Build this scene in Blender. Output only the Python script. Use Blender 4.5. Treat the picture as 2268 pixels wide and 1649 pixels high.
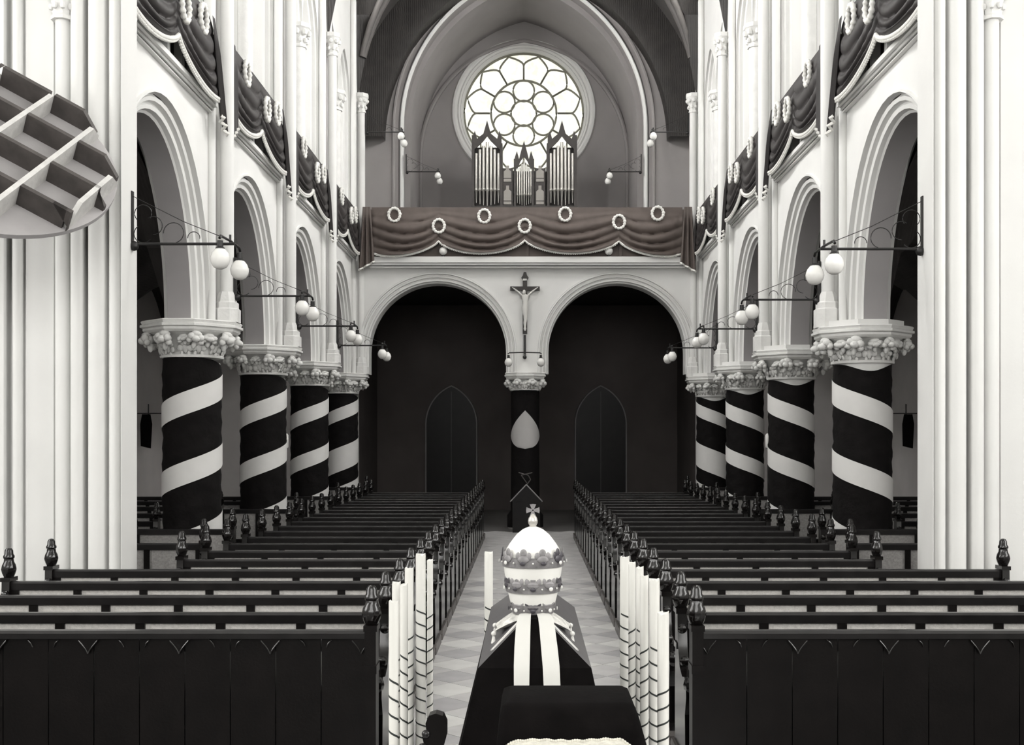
import bpy, bmesh, math, random
from mathutils import Vector, Matrix
random.seed(7)
PI = math.pi
for _o in list(bpy.data.objects): bpy.data.objects.remove(_o)
SC = bpy.context.scene
COL = SC.collection

# ------------------------------------------------------------------ camera, sky, exposure
FPX, W_PX, H_PX = 2600.0, 2268.0, 1649.0
EYE = 2.2
cam_d = bpy.data.cameras.new('camera'); cam = bpy.data.objects.new('camera', cam_d); COL.objects.link(cam)
cam.location = (0, 0, EYE); cam.rotation_euler = (PI / 2, 0, 0)
cam_d.sensor_width = 36; cam_d.lens = 36 * FPX / W_PX
cam_d.shift_x = -(1167.7 - W_PX / 2) / W_PX; cam_d.shift_y = (968 - H_PX / 2) / W_PX
cam_d.clip_end = 200
SC.camera = cam
world = bpy.data.worlds.new('sky'); SC.world = world; world.use_nodes = True
_bg = world.node_tree.nodes['Background']
_bg.inputs[0].default_value = (1.0, 0.995, 0.985, 1); _bg.inputs[1].default_value = 0.3
SC.view_settings.view_transform = 'Standard'; SC.view_settings.look = 'None'
SC.view_settings.exposure = 0.85; SC.view_settings.gamma = 1.0; SC.view_settings.use_curve_mapping = False
SC.cycles.adaptive_threshold = .05; SC.cycles.max_bounces = 4; SC.cycles.diffuse_bounces = 3; SC.cycles.glossy_bounces = 2; SC.cycles.transmission_bounces = 0; SC.cycles.caustics_reflective = False; SC.cycles.caustics_refractive = False
WINDOW_LIGHT = 3.4      # daylight in the gallery windows
ADDED_LIGHT = 33.0      # glow of clerestory panes added out of view to light the nave
CHOIR_LIGHT = 5.2       # daylight in the choir and transept windows
ROSE_LIGHT = 0.70        # daylight in the rose window

# ------------------------------------------------------------------ materials
def mat(name, col, rough=0.7, metal=0.0, noise=0.0, nscale=8.0, bump=0.0, bscale=40.0, emit=0.0, wave=None, spec=None, trans=0.0):
    m = bpy.data.materials.new(name); m.use_nodes = True
    nt = m.node_tree; b = nt.nodes['Principled BSDF']
    b.inputs['Base Color'].default_value = (*col, 1); b.inputs['Roughness'].default_value = rough
    b.inputs['Metallic'].default_value = metal
    if spec is not None: b.inputs['Specular IOR Level'].default_value = spec
    tc = nt.nodes.new('ShaderNodeTexCoord')
    if noise > 0:
        n = nt.nodes.new('ShaderNodeTexNoise'); n.inputs['Scale'].default_value = nscale; n.inputs['Detail'].default_value = 6
        nt.links.new(tc.outputs['Object'], n.inputs['Vector'])
        r = nt.nodes.new('ShaderNodeValToRGB')
        lo = [c * (1 - noise) for c in col]; hi = [min(1, c * (1 + noise)) for c in col]
        r.color_ramp.elements[0].position = .3; r.color_ramp.elements[1].position = .7
        r.color_ramp.elements[0].color = (*lo, 1); r.color_ramp.elements[1].color = (*hi, 1)
        nt.links.new(n.outputs['Fac'], r.inputs['Fac']); nt.links.new(r.outputs['Color'], b.inputs['Base Color'])
    if bump > 0:
        bp = nt.nodes.new('ShaderNodeBump'); bp.inputs['Strength'].default_value = bump; bp.inputs['Distance'].default_value = .02
        if wave:
            n2 = nt.nodes.new('ShaderNodeTexWave'); n2.inputs['Scale'].default_value = wave; n2.inputs['Distortion'].default_value = 3
            nt.links.new(tc.outputs['Object'], n2.inputs['Vector']); nt.links.new(n2.outputs['Fac'], bp.inputs['Height'])
        else:
            n2 = nt.nodes.new('ShaderNodeTexNoise'); n2.inputs['Scale'].default_value = bscale; n2.inputs['Detail'].default_value = 4
            nt.links.new(tc.outputs['Object'], n2.inputs['Vector']); nt.links.new(n2.outputs['Fac'], bp.inputs['Height'])
        nt.links.new(bp.outputs['Normal'], b.inputs['Normal'])
    if emit > 0:
        b.inputs['Emission Color'].default_value = (*col, 1); b.inputs['Emission Strength'].default_value = emit
    return m
M = {
 'plaster': mat('white_plaster', (.80, .797, .778), .75, noise=.03, nscale=1.5, bump=.05, bscale=30),
 'stone': mat('white_stone', (.80, .796, .775), .7, noise=.06, nscale=6, bump=.25, bscale=25),
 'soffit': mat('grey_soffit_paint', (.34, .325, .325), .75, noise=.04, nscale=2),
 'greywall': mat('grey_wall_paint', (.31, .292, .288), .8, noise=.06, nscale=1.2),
 'narthex': mat('narthex_shaded_wall', (.11, .095, .09), .8, noise=.15, nscale=1.0),  # greyish-white walls darkened: the shade under the loft is in the colour
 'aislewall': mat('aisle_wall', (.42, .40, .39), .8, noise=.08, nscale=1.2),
 'vault': mat('dark_vault_boards', (.022, .019, .0175), .6, noise=.3, nscale=4, bump=.2, wave=6),
 'rib': mat('vault_rib', (.10, .092, .088), .6, noise=.1),
 'pewgloss': mat('polished_dark_wood', (.006, .005, .0048), .16, spec=.6),
 'pew': mat('dark_pew_wood', (.0045, .0036, .0034), .36, spec=.18, noise=.35, nscale=6, bump=.06, bscale=60),
 'pewrail': mat('pew_rail_wood', (.013, .012, .012), .30, noise=.3, nscale=9),
 'pewfoot': mat('worn_plinth_wood', (.10, .09, .085), .4, noise=.3, nscale=5),
 'cane': mat('pale_cane', (.62, .60, .57), .6, noise=.12, nscale=60, bump=.4, bscale=180),
 'caneshade': mat('shaded_cane', (.30, .29, .28), .7, noise=.2, nscale=40, bump=.3, bscale=150),  # same cane, darkened for the shade on benches and aisle pews
 'black': mat('black_cloth', (.0055, .0045, .0045), .85, spec=.2, noise=.4, nscale=7, bump=.5, bscale=14),
 'velvet': mat('black_velvet', (.0045, .0038, .0038), .85, spec=.06, noise=.3, nscale=10, bump=.1, bscale=60),
 'drape': mat('dark_mourning_drape', (.030, .026, .026), .5, noise=.12, nscale=5),
 'drapew': mat('brown_mourning_drape', (.095, .074, .065), .6, noise=.12, nscale=5),
 'white': mat('white_cloth', (.84, .83, .80), .8, noise=.02, nscale=5),
 'lappet': mat('ivory_ribbon', (.66, .655, .62), .8, noise=.02, nscale=5),
 'cord': mat('white_cord', (.82, .81, .77), .8, bump=.3, bscale=60),
 'iron': mat('black_iron', (.012, .011, .011), .45),
 'globe': mat('opal_glass', (.86, .85, .82), .25),
 'wax': mat('white_wax', (.87, .86, .81), .45, noise=.02, nscale=10),
 'ribbon': mat('dark_ribbon', (.03, .035, .032), .6),
 'tiara': mat('white_silk', (.88, .87, .83), .7),
 'crown': mat('gilt_metal', (.27, .26, .265), .5, metal=.3, noise=.25, nscale=30),
 'crown_dark': mat('dark_enamel', (.06, .055, .065), .35),
 'jewel': mat('pale_jewel', (.80, .79, .76), .2),
 'cushion': mat('brocade', (.70, .69, .65), .6, noise=.3, nscale=35),
 'pallgrey': mat('grey_satin_pall', (.10, .095, .10), .45, noise=.1, nscale=8),
 'pipe': mat('tin_pipe', (.62, .60, .56), .35, metal=.5),
 'organ': mat('organ_case_wood', (.05, .043, .04), .5, noise=.2, nscale=6),
 'organpanel': mat('organ_pale_panel', (.38, .36, .33), .6),
 'lead': mat('window_lead', (.30, .295, .24), .6),  # lightened: halation from the bright glass is put into the colour
 'glass': mat('daylit_rose_glass', (1.0, .985, .90), .4, noise=0, emit=ROSE_LIGHT),
 'addedglass': mat('added_clerestory_glow', (1.0, .99, .97), .4, emit=ADDED_LIGHT),
 'choirglass': mat('daylit_choir_glass', (1.0, .99, .97), .4, emit=CHOIR_LIGHT),
 'winglass': mat('daylit_window_glass', (1.0, .99, .97), .4, emit=WINDOW_LIGHT),
 'tile_white': mat('white_floor_tile', (.95, .945, .92), .25, noise=.05, nscale=5),
 'tile_light': mat('light_grey_floor_tile', (.78, .77, .765), .25, noise=.07, nscale=5),
 'tile_grey': mat('grey_floor_tile', (.63, .62, .63), .25, noise=.07, nscale=5),
 'floor': mat('floor_stone', (.16, .155, .15), .45, noise=.1, nscale=2),
 'boardlight': mat('pale_painted_board', (.40, .385, .385), .7, noise=.06, nscale=4, bump=.1),
 'boardrib': mat('lit_board_rib', (.62, .61, .59), .7, noise=.1, nscale=12, bump=.15),  # lit sides of the long ribs put into a paler colour
 'boarddark': mat('shaded_board_rib', (.075, .066, .062), .6, noise=.25, nscale=7, bump=.15),  # shaded sides of the cross ribs put into a darker colour
 'cross': mat('dark_cross_wood', (.02, .016, .014), .5),
 'corpus': mat('pale_corpus', (.66, .65, .62), .5),
 'lace': mat('ivory_lace', (.70, .68, .60), .8, noise=.12, nscale=40, bump=.5, bscale=90),
 'pier_cloth_band': mat('white_band_cloth', (.80, .79, .77), .8, noise=.03, nscale=4),
 'tear': mat('grey_white_cloth', (.52, .51, .50), .8, noise=.04, nscale=4),
}

def mottled_glass(m):
    nt = m.node_tree; b = nt.nodes['Principled BSDF']
    n = nt.nodes.new('ShaderNodeTexNoise'); n.inputs['Scale'].default_value = 7; n.inputs['Detail'].default_value = 8
    r = nt.nodes.new('ShaderNodeValToRGB'); tc = nt.nodes['Texture Coordinate']
    r.color_ramp.elements[0].position = .35; r.color_ramp.elements[1].position = .62
    r.color_ramp.elements[0].color = (.80, .79, .66, 1); r.color_ramp.elements[1].color = (1, .99, .90, 1)
    nt.links.new(tc.outputs['Object'], n.inputs['Vector']); nt.links.new(n.outputs['Fac'], r.inputs['Fac'])
    nt.links.new(r.outputs['Color'], b.inputs['Emission Color'])
mottled_glass(M['glass']); M['glass'].node_tree.nodes['Principled BSDF'].inputs['Base Color'].default_value = (.08, .08, .07, 1)

# ------------------------------------------------------------------ mesh builder
class MB:
    def __init__(s): s.v = []; s.f = []
    def add(s, vs, fs):
        o = len(s.v); s.v += [tuple(p) for p in vs]; s.f += [tuple(i + o for i in f) for f in fs]; return s
    def box(s, x0, x1, y0, y1, z0, z1):
        vs = [(x, y, z) for z in (z0, z1) for y in (y0, y1) for x in (x0, x1)]
        return s.add(vs, [(0, 2, 3, 1), (4, 5, 7, 6), (0, 1, 5, 4), (2, 6, 7, 3), (0, 4, 6, 2), (1, 3, 7, 5)])
    def prism(s, pts, a0, a1, axis='z'):
        # pts polygon in the two other axes, extruded along axis
        def P(p, a):
            return {'z': (p[0], p[1], a), 'y': (p[0], a, p[1]), 'x': (a, p[0], p[1])}[axis]
        n = len(pts); vs = [P(p, a0) for p in pts] + [P(p, a1) for p in pts]
        fs = [tuple(range(n)), tuple(range(n, 2 * n))] + [(i, (i + 1) % n, n + (i + 1) % n, n + i) for i in range(n)]
        return s.add(vs, fs)
    def loft(s, rings, closed=True, caps=True):
        n = len(rings[0]); vs = [p for r in rings for p in r]; fs = []
        for k in range(len(rings) - 1):
            for i in range(n if closed else n - 1):
                j = (i + 1) % n; fs.append((k * n + i, k * n + j, (k + 1) * n + j, (k + 1) * n + i))
        if caps and closed: fs += [tuple(range(n)), tuple(range((len(rings) - 1) * n, len(rings) * n))]
        return s.add(vs, fs)
    def lathe(s, prof, c=(0, 0, 0), seg=16, axis='z', phase=0.0):
        rings = []
        for r, h in prof:
            ring = []
            for i in range(seg):
                a = 2 * PI * i / seg + phase; u, v = r * math.cos(a), r * math.sin(a)
                p = {'z': (u, v, h), 'y': (u, h, v), 'x': (h, u, v)}[axis]
                ring.append((c[0] + p[0], c[1] + p[1], c[2] + p[2]))
            rings.append(ring)
        return s.loft(rings)
    def tube(s, path, r, seg=8, closed=False):
        pts = [Vector(p) for p in path]; n = len(pts); rings = []
        up = Vector((0, 0, 1))
        for i in range(n):
            a = pts[(i - 1) % n] if (closed or i > 0) else pts[i]
            b = pts[(i + 1) % n] if (closed or i < n - 1) else pts[i]
            t = (b - a).normalized()
            x = t.cross(up)
            if x.length < 1e-3: x = t.cross(Vector((1, 0, 0)))
            x.normalize(); y = x.cross(t)
            rr = r[i] if isinstance(r, (list, tuple)) else r
            rings.append([tuple(pts[i] + rr * (math.cos(2 * PI * k / seg) * x + math.sin(2 * PI * k / seg) * y)) for k in range(seg)])
        if closed: rings.append(rings[0])
        return s.loft(rings, caps=not closed)
    def ball(s, c, r, seg=10, rings=6, sc=(1, 1, 1)):
        rr = []
        for k in range(rings + 1):
            a = -PI / 2 + PI * k / rings
            q = max(math.cos(a), .02)
            rr.append([(c[0] + sc[0] * r * q * math.cos(2 * PI * i / seg), c[1] + sc[1] * r * q * math.sin(2 * PI * i / seg), c[2] + sc[2] * r * math.sin(a)) for i in range(seg)])
        return s.loft(rr)
    def grid(s, fn, nu, nv):
        vs = [fn(i / nu, j / nv) for j in range(nv + 1) for i in range(nu + 1)]
        fs = [(j * (nu + 1) + i, j * (nu + 1) + i + 1, (j + 1) * (nu + 1) + i + 1, (j + 1) * (nu + 1) + i) for j in range(nv) for i in range(nu)]
        return s.add(vs, fs)
    def mirror_x(s, x0=0.0): s.v = [(2 * x0 - x, y, z) for x, y, z in s.v]; return s
    def mesh(s, name, m, smooth=35, org=(0, 0, 0)):
        me = bpy.data.meshes.new(name)
        me.from_pydata([(x - org[0], y - org[1], z - org[2]) for x, y, z in s.v], [], s.f)
        bm = bmesh.new(); bm.from_mesh(me)
        bmesh.ops.remove_doubles(bm, verts=bm.verts, dist=1e-5)
        bmesh.ops.recalc_face_normals(bm, faces=bm.faces); bm.to_mesh(me); bm.free()
        if m: me.materials.append(M[m] if isinstance(m, str) else m)
        if smooth:
            for p in me.polygons: p.use_smooth = True
            me.set_sharp_from_angle(angle=math.radians(smooth))
        return me
    def build(s, name, m, parent=None, smooth=35, base=None):
        """mesh object from world coordinates; a child is expressed relative to its (translation only) parents"""
        org = Vector((0, 0, 0)); p = parent
        while p is not None: org += p.location; p = p.parent
        if parent is None and base is not None: org = Vector(base)
        me = s.mesh(name, m, smooth, org)
        o = bpy.data.objects.new(name, me); COL.objects.link(o)
        if parent is not None: o.parent = parent
        elif base is not None: o.location = base
        return o
def inst(name, me, parent=None, loc=(0, 0, 0), rot=(0, 0, 0), sc=(1, 1, 1)):
    o = bpy.data.objects.new(name, me); COL.objects.link(o)
    o.parent = parent; o.location = loc; o.rotation_euler = rot; o.scale = sc
    return o
def tag(o, label, cat, group=None):
    o['label'] = label; o['category'] = cat
    if group: o['group'] = group
    return o
def thing(name, label, cat, loc=(0, 0, 0), group=None):
    o = bpy.data.objects.new(name, None); COL.objects.link(o); o.location = loc; o.empty_display_size = .2
    return tag(o, label, cat, group)
def struct(o): o['kind'] = 'structure'; return o
ORD = ['first', 'second', 'third', 'fourth', 'fifth', 'sixth', 'seventh', 'eighth', 'ninth', 'tenth', 'eleventh', 'twelfth', 'thirteenth',
       'fourteenth', 'fifteenth', 'sixteenth', 'seventeenth', 'eighteenth', 'nineteenth', 'twentieth', 'twenty-first', 'twenty-second', 'twenty-third', 'twenty-fourth']
SIDE = {-1: 'left', 1: 'right'}

# ------------------------------------------------------------------ measures
HN = 4.53                   # pier axis from the nave axis
D0, S = 11.59, 4.28         # crossing pier, bay length
PY = [D0 + S * i for i in range(5)]           # crossing pier, piers 1..4
BY = [D0 + S * (i + .5) for i in range(4)]    # bay centres
ZS = 3.75                   # top of the abacus = springing
XW = 4.25                   # nave wall face
ZC = 6.45                   # top of the gallery cornice
ZP = 7.62                   # top of the gallery parapet
ZT = 15.6
YW = PY[4]                  # west arcade wall

ARISE = 2.2
def arch_curve(w, rise, zs, d, n=14, foot=None):
    if rise == ARISE:      # rounded arcade arch
        right = [((w + d) * math.cos(PI / 2 * i / n), zs + (rise + d) * math.sin(PI / 2 * i / n)) for i in range(n + 1)]
        return [(-a, b) for a, b in right] + right[::-1][1:]
    R = (rise * rise + w * w) / (2 * w); c = R - w
    tm = math.acos(min(1, c / (R + d)))
    right = [(-c + (R + d) * math.cos(tm * i / n), zs + (R + d) * math.sin(tm * i / n)) for i in range(n + 1)]
    left = [(-a, b) for a, b in right]
    pts = left + right[::-1][1:]
    if foot is not None and foot < zs - 1e-4: pts = [(pts[0][0], foot)] + pts + [(pts[-1][0], foot)]
    return pts
def arch_sweep(w, rise, zs, prof, put, n=14, foot=None):
    """prof: list of (offset outwards, depth); put(a, z, depth) -> world point"""
    mb = MB()
    curves = [arch_curve(w, rise, zs, d, n, foot) for d, _ in prof]
    rings = [[put(c[k][0], c[k][1], prof[q][1]) for q, c in enumerate(curves)] for k in range(len(curves[0]))]
    mb.loft(rings, closed=False, caps=False)
    return mb
def panel(mb, a0, a1, z0, z1, holes, put, depth, n=14):
    """flat wall with arched holes: holes = (centre, w, rise, zs, offset)"""
    def q(p0, p1, p2, p3): mb.add([put(p[0], p[1], depth) for p in (p0, p1, p2, p3)], [(0, 1, 2, 3)])
    x = a0
    for c, w, rise, zs, d in holes:
        cur = [(c + a, z) for a, z in arch_curve(w, rise, zs, d, n)]
        l, r = cur[0][0], cur[-1][0]
        if l > x + 1e-5: q((x, z0), (l, z0), (l, z1), (x, z1))
        for k in range(len(cur) - 1):
            (u0, v0), (u1, v1) = cur[k], cur[k + 1]
            q((u0, v0), (u1, v1), (u1, z1), (u0, z1))
        x = r
    if a1 > x + 1e-5: q((x, z0), (a1, z0), (a1, z1), (x, z1))
    return mb

# ------------------------------------------------------------------ floor
fl = struct(MB().box(-9.2, 9.2, -3.0, 36.2, -.3, -.02).build('floor', 'floor'))
DT = .57
def tile_mesh(m):
    h = DT / 2 - .006
    return MB().prism([(-h, 0), (0, -h), (h, 0), (0, h)], -.02, 0.0).mesh('tile', m, 0)
TM = {k: tile_mesh('tile_' + k) for k in ('white', 'light', 'grey')}
far = MB(); AX0, AX1 = -1.02, 1.12
for half in (0, 1):
    for i in range(-3, 4):
        for j in range(0, 46):
            x = .01 + (i + .5 * half) * DT * 1.0 + (-.70 % DT); y = 4.6 + (j + .5 * half) * DT - .06
            if x < AX0 - .2 or x > AX1 + .2 or y > 27.6: continue
            k = 'light' if half else ('white' if j % 2 == 0 else 'grey')
            if y < 18.6: inst('tile', TM[k], fl, (x, y, 0))
            else:
                h = DT / 2 - .006
                far.prism([(x - h, y), (x, y - h), (x + h, y), (x, y + h)], -.02, 0)
fo = far.build('distant_tiles', 'tile_light', fl, 0); fo['kind'] = 'stuff'

# ------------------------------------------------------------------ nave walls
ARC = dict(w=1.70, rise=2.2, zs=ZS)
AP = [(.10, 4.80), (.07, 4.77), (0, 4.73), (0, 4.42), (.03, 4.40), (.045, 4.345), (.09, 4.33), (.10, 4.35), (.125, 4.35), (.135, 4.29), (.18, 4.275), (.19, 4.31), (.215, 4.31), (.225, 4.22), (.25, 4.22), (.26, 4.25)]
GW = .76                    # half width of a gallery light
GP = [(0, 4.80), (0, 4.42), (.05, 4.40), (.06, 4.34), (.11, 4.32), (.12, 4.27), (.17, 4.25)]
walls = {}
def leaf_mesh(balls):
    m_ = MB()
    for x, y, z, r, sx_, sy_, sz_ in balls: m_.ball((x, y, z), r, 7, 5, (sx_, sy_, sz_))
    return m_.mesh('leaf', 'stone', 70)
# local x points outwards from the pillar, z up
CROCKET = leaf_mesh([(.02, 0, .0, .5, 1, 1.1, .8), (.25, .38, .05, .34, 1, .9, 1), (.25, -.38, .05, .34, 1, .9, 1), (.42, 0, -.12, .36, 1, 1, .9), (.12, 0, .38, .36, 1.1, 1.3, .8), (.1, .45, -.32, .26, 1, 1, 1.1), (.1, -.45, -.32, .26, 1, 1, 1.1), (-.15, 0, -.6, .3, .8, .7, 1.6)])
SPRAY = leaf_mesh([(.0, 0, .1, .34, .6, .8, 1.7), (.05, .42, .0, .26, .7, 1.2, 1.2), (.05, -.42, .0, .26, .7, 1.2, 1.2), (.08, .22, .48, .26, .8, 1, .9), (.08, -.22, .48, .26, .8, 1, .9), (.0, .3, -.5, .2, .6, .8, 1.3), (.0, -.3, -.5, .2, .6, .8, 1.3)])
def small_capital(mb, x, y, z0, r, h):
    """foliage capital of a wall shaft"""
    mb.lathe([(r * 1.25, z0), (r * 1.25, z0 + .03), (r * 1.02, z0 + .05), (r * 1.15, z0 + h * .4), (r * 1.7, z0 + h * .78), (r * 1.75, z0 + h * .8), (r * 1.85, z0 + h * .82), (r * 1.85, z0 + h)], (x, y, 0), 8, phase=PI / 8)
    for k in range(8):
        a = 2 * PI * k / 8
        mb.ball((x + r * 1.5 * math.cos(a), y + r * 1.5 * math.sin(a), z0 + h * .62), r * .42, 6, 4, (1, 1, 1.2))
        a += PI / 8
        mb.ball((x + r * 1.2 * math.cos(a), y + r * 1.2 * math.sin(a), z0 + h * .3), r * .33, 6, 4, (1, 1, 1.3))
    return mb
for sg in (-1, 1):
    put = lambda a, z, dep, sg=sg: (sg * dep, a, z)
    mb = MB()
    # arcade zone
    holes = [(c, ARC['w'], ARC['rise'], ZS, .26) for c in BY]
    panel(mb, D0, YW, ZS, 6.60, holes, put, XW)
    panel(mb, D0, YW, ZS, 6.40, [(c, ARC['w'], ARC['rise'], ZS, .10) for c in BY], put, 4.80)
    # gallery zone: two lights to a bay
    gh = []
    for c in BY: gh += [(c - .87, GW, 1.15, 10.02, .17 if 0 else .10), (c + .87, GW, 1.15, 10.02, .10)]
    panel(mb, D0, YW + 1.8, ZP - .1, ZT, gh, put, XW + .02)
    panel(mb, D0, YW + 1.8, ZP - .1, ZT, gh, put, 4.80)
    mb.add([put(D0, 6.40, XW), put(YW, 6.40, XW), put(YW, 6.40, 4.8), put(D0, 6.40, 4.8)], [(0, 1, 2, 3)])
    wl = struct(mb.build('wall_' + SIDE[sg], 'plaster', smooth=0)); walls[sg] = wl
    for c in BY:
        arch_sweep(ARC['w'], ARC['rise'], ZS, AP[3:], lambda a, z, d, c=c: put(c + a, z, d)).build('arch_moulding', 'plaster', wl, 30)
        arch_sweep(ARC['w'], ARC['rise'], ZS, AP[:3], lambda a, z, d, c=c: put(c + a, z, d)).build('arch_moulding', 'plaster', wl, 30)
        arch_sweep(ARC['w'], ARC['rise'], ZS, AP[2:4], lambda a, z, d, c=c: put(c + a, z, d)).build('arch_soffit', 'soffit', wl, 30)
        for dc in (-.87, .87):
            arch_sweep(GW, 1.15, 10.02, GP[:6], lambda a, z, d, c=c + dc: put(c + a, z, d), 10, ZP - .1).build('gallery_arch', 'plaster', wl, 30)
        # mid column of the two lights
        cm = MB().lathe([(.13, ZP - .1), (.13, 9.6)], (sg * 4.34, c, 0), 12)
        small_capital(cm, sg * 4.34, c, 9.58, .13, .44); cm.build('gallery_column', 'stone', wl, 40)
        # jamb shafts beside the wall piers
        for dy in (-1.78, 1.78):
            MB().lathe([(.075, ZP - .1), (.075, ZT)], (sg * 4.20, c + dy, 0), 10).build('jamb_shaft', 'plaster', wl, 40)
    # cornice under the gallery
    for (x0, x1, z0, z1) in ((4.12, 4.3, 6.585, 6.64), (4.17, 4.3, 6.55, 6.585), (4.195, 4.3, 6.52, 6.537)):
        for i in range(4):
            MB().box(sg * x0, sg * x1, PY[i] + .24, PY[i + 1] - .24, z0, z1).build('cornice', 'plaster', wl, 0)
    # gallery parapet: plinth, balusters, rail
    pm = MB().box(-.05, .05, -.05, .05, 0, .89).mesh('baluster', 'plaster', 0)
    for i in range(4):
        MB().box(sg * 4.16, sg * 4.30, PY[i] + .24, PY[i + 1] - .24, 7.50, ZP - .02).build('parapet_rail', 'plaster', wl, 0)
        for k in range(7): inst('baluster', pm, wl, (sg * 4.24, PY[i] + .42 + k * (S - .84) / 6, 6.62))
        MB().box(sg * 4.14, sg * 4.30, PY[i] + .24, PY[i + 1] - .24, 6.64, 6.665).build('parapet_plinth', 'plaster', wl, 0)
    # dark gallery floor behind, gallery back wall with daylit windows
    MB().box(sg * 4.3, sg * 7.2, D0, YW, 6.15, 6.3).build('gallery_floor', 'vault', wl, 0)
    gb = struct(MB().box(sg * 7.2, sg * 7.4, D0 - 1, YW + 1, 6.2, ZT).build('wall_gallery_' + SIDE[sg], 'plaster', smooth=0))
    for c in BY:
        MB().prism([(c - .8, 8.2), (c + .8, 8.2), (c + .8, 10.8), (c, 12.2), (c - .8, 10.8)], sg * 7.19, sg * 7.13, 'x').build('daylit_pane', 'winglass', gb, 0)
        fr = MB()
        for a, b in (((c - .85, 8.2), (c - .85, 10.8)), ((c + .85, 8.2), (c + .85, 10.8)), ((c - .85, 10.8), (c, 12.25)), ((c + .85, 10.8), (c, 12.25)), ((c, 8.2), (c, 12.2))):
            fr.tube([(sg * 7.1, *a), (sg * 7.1, *b)], .05, 6)
        fr.build('window_bar', 'stone', gb, 40)
    MB().box(sg * 4.8, sg * 7.2, YW + .2, YW + .4, 6.3, 13).build('gallery_end_wall', 'plaster', gb, 0)
    MB().box(sg * 4.8, sg * 7.2, D0 - .5, YW + .3, 12.9, 13.1).build('gallery_ceiling', 'plaster', gb, 0)
    # aisle: outer wall, west end wall, dark groined ceiling
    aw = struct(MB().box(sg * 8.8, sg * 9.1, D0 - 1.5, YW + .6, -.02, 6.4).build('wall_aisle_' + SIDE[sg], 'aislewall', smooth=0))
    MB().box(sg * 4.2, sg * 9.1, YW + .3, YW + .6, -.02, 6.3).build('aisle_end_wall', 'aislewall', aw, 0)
    for i in range(1, 5):
        cm = MB().lathe([(.14, -.02), (.14, 3.3)], (sg * 8.72, PY[i], 0), 10); small_capital(cm, sg * 8.72, PY[i], 3.28, .14, .35)
        cm.build('aisle_half_column', 'stone', aw, 40)

# ------------------------------------------------------------------ choir and transepts behind and beside the camera
def lancet(root, pts_fn, c, w, z0, zs, rise, glass):
    """pointed window pane with frame and mullion; pts_fn(a, z, depth)"""
    cur = arch_curve(w, rise, zs, 0, 10, z0)
    MB().add([pts_fn(c + a, z, .0) for a, z in cur], [tuple(range(len(cur)))]).build('daylit_pane', glass, root, 0)
    fr = MB().tube([pts_fn(c + a, z, .04) for a, z in cur] , .07, 6).tube([pts_fn(c, z0, .04), pts_fn(c, zs + rise, .04)], .05, 6)
    fr.build('window_frame', 'stone', root, 40)
ch = struct(MB().box(-6.2, 6.2, -7.4, -7.2, -.02, ZT).box(-6.4, -6.2, -7.4, -1.2, -.02, ZT).box(6.2, 6.4, -7.4, -1.2, -.02, ZT).build('wall_choir', 'plaster', smooth=0))
for k in range(5): lancet(ch, lambda a, z, d: (a, -7.18 + d, z), -4.4 + 2.2 * k, .68, 4.2, 10.6, 1.3, 'choirglass')
for sg in (-1, 1):
    tr_ = struct(MB().box(sg * 13, sg * 13.2, -1.4, 11.9, -.02, ZT).box(sg * 6.2, sg * 13.2, -1.4, -1.2, -.02, ZT).box(sg * 9.1, sg * 13.2, 11.7, 11.9, -.02, ZT).box(sg * 5.4, sg * 9.2, 11.7, 11.9, 5.9, ZT).build('wall_transept_' + SIDE[sg], 'plaster', smooth=0))
    for k in range(3): lancet(tr_, lambda a, z, d, sg=sg: (sg * (12.98 - d), a, z), 2.2 + 2.6 * k, .95, 4.0, 10.2, 1.6, 'choirglass')
struct(MB().box(-13.2, 13.2, -7.4, D0, ZT, ZT + .2).build('ceiling_crossing', 'plaster', smooth=0))
struct(MB().box(-13.2, 13.2, -7.4, -3.0, -.3, -.02).box(-13.2, -9.2, -3.0, 11.9, -.3, -.02).box(9.2, 13.2, -3.0, 11.9, -.3, -.02).build('floor_choir', 'floor', smooth=0))
for sg in (-1, 1):
    for c in BY[:3]:
        lancet(walls[sg], lambda a, z, d, sg=sg: (sg * (4.255 - d), a, z), c, .62, 12.0, 13.4, .9, 'addedglass')  # glowing panes added above the view to brighten the nave
    lancet(walls[sg], lambda a, z, d, sg=sg: (sg * (4.255 - d), a, z), BY[3], .62, 12.6, 13.5, .9, 'addedglass')

# ------------------------------------------------------------------ vaults (groined height fields)
def rise_fn(t, rise, p):    # pointed profile, t = 0 crown .. 1 springing
    R = (rise * rise + 1) / 2; c = R - 1
    return math.sqrt(max(0, R * R - (t + c) ** 2))
def groin(mb, x0, x1, y0, y1, zs, hx, hy, nx=24, ny=16):
    xm, ym, wx, wy = (x0 + x1) / 2, (y0 + y1) / 2, (x1 - x0) / 2, (y1 - y0) / 2
    def fn(u, v):
        x = x0 + (x1 - x0) * u; y = y0 + (y1 - y0) * v
        z = max(rise_fn(abs(x - xm) / wx, hx / wx, 0) * wx, rise_fn(abs(y - ym) / wy, hy / wy, 0) * wy * hx / hy)
        return (x, y, zs + z)
    return mb.grid(fn, nx, ny)
VX, VZ, VH = 4.16, 10.42, 4.9
cl = MB()
for i in range(4): groin(cl, -VX, VX, PY[i], PY[i + 1], VZ, VH, 3.4)
cl.box(-4.8, 4.8, D0, YW + 6, 15.6, 15.8)
ceil = struct(cl.build('ceiling', 'vault', smooth=25))
def main_z(x, w=VX, zs=VZ, h=VH): return zs + rise_fn(abs(x) / w, h / w, 0) * w
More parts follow.
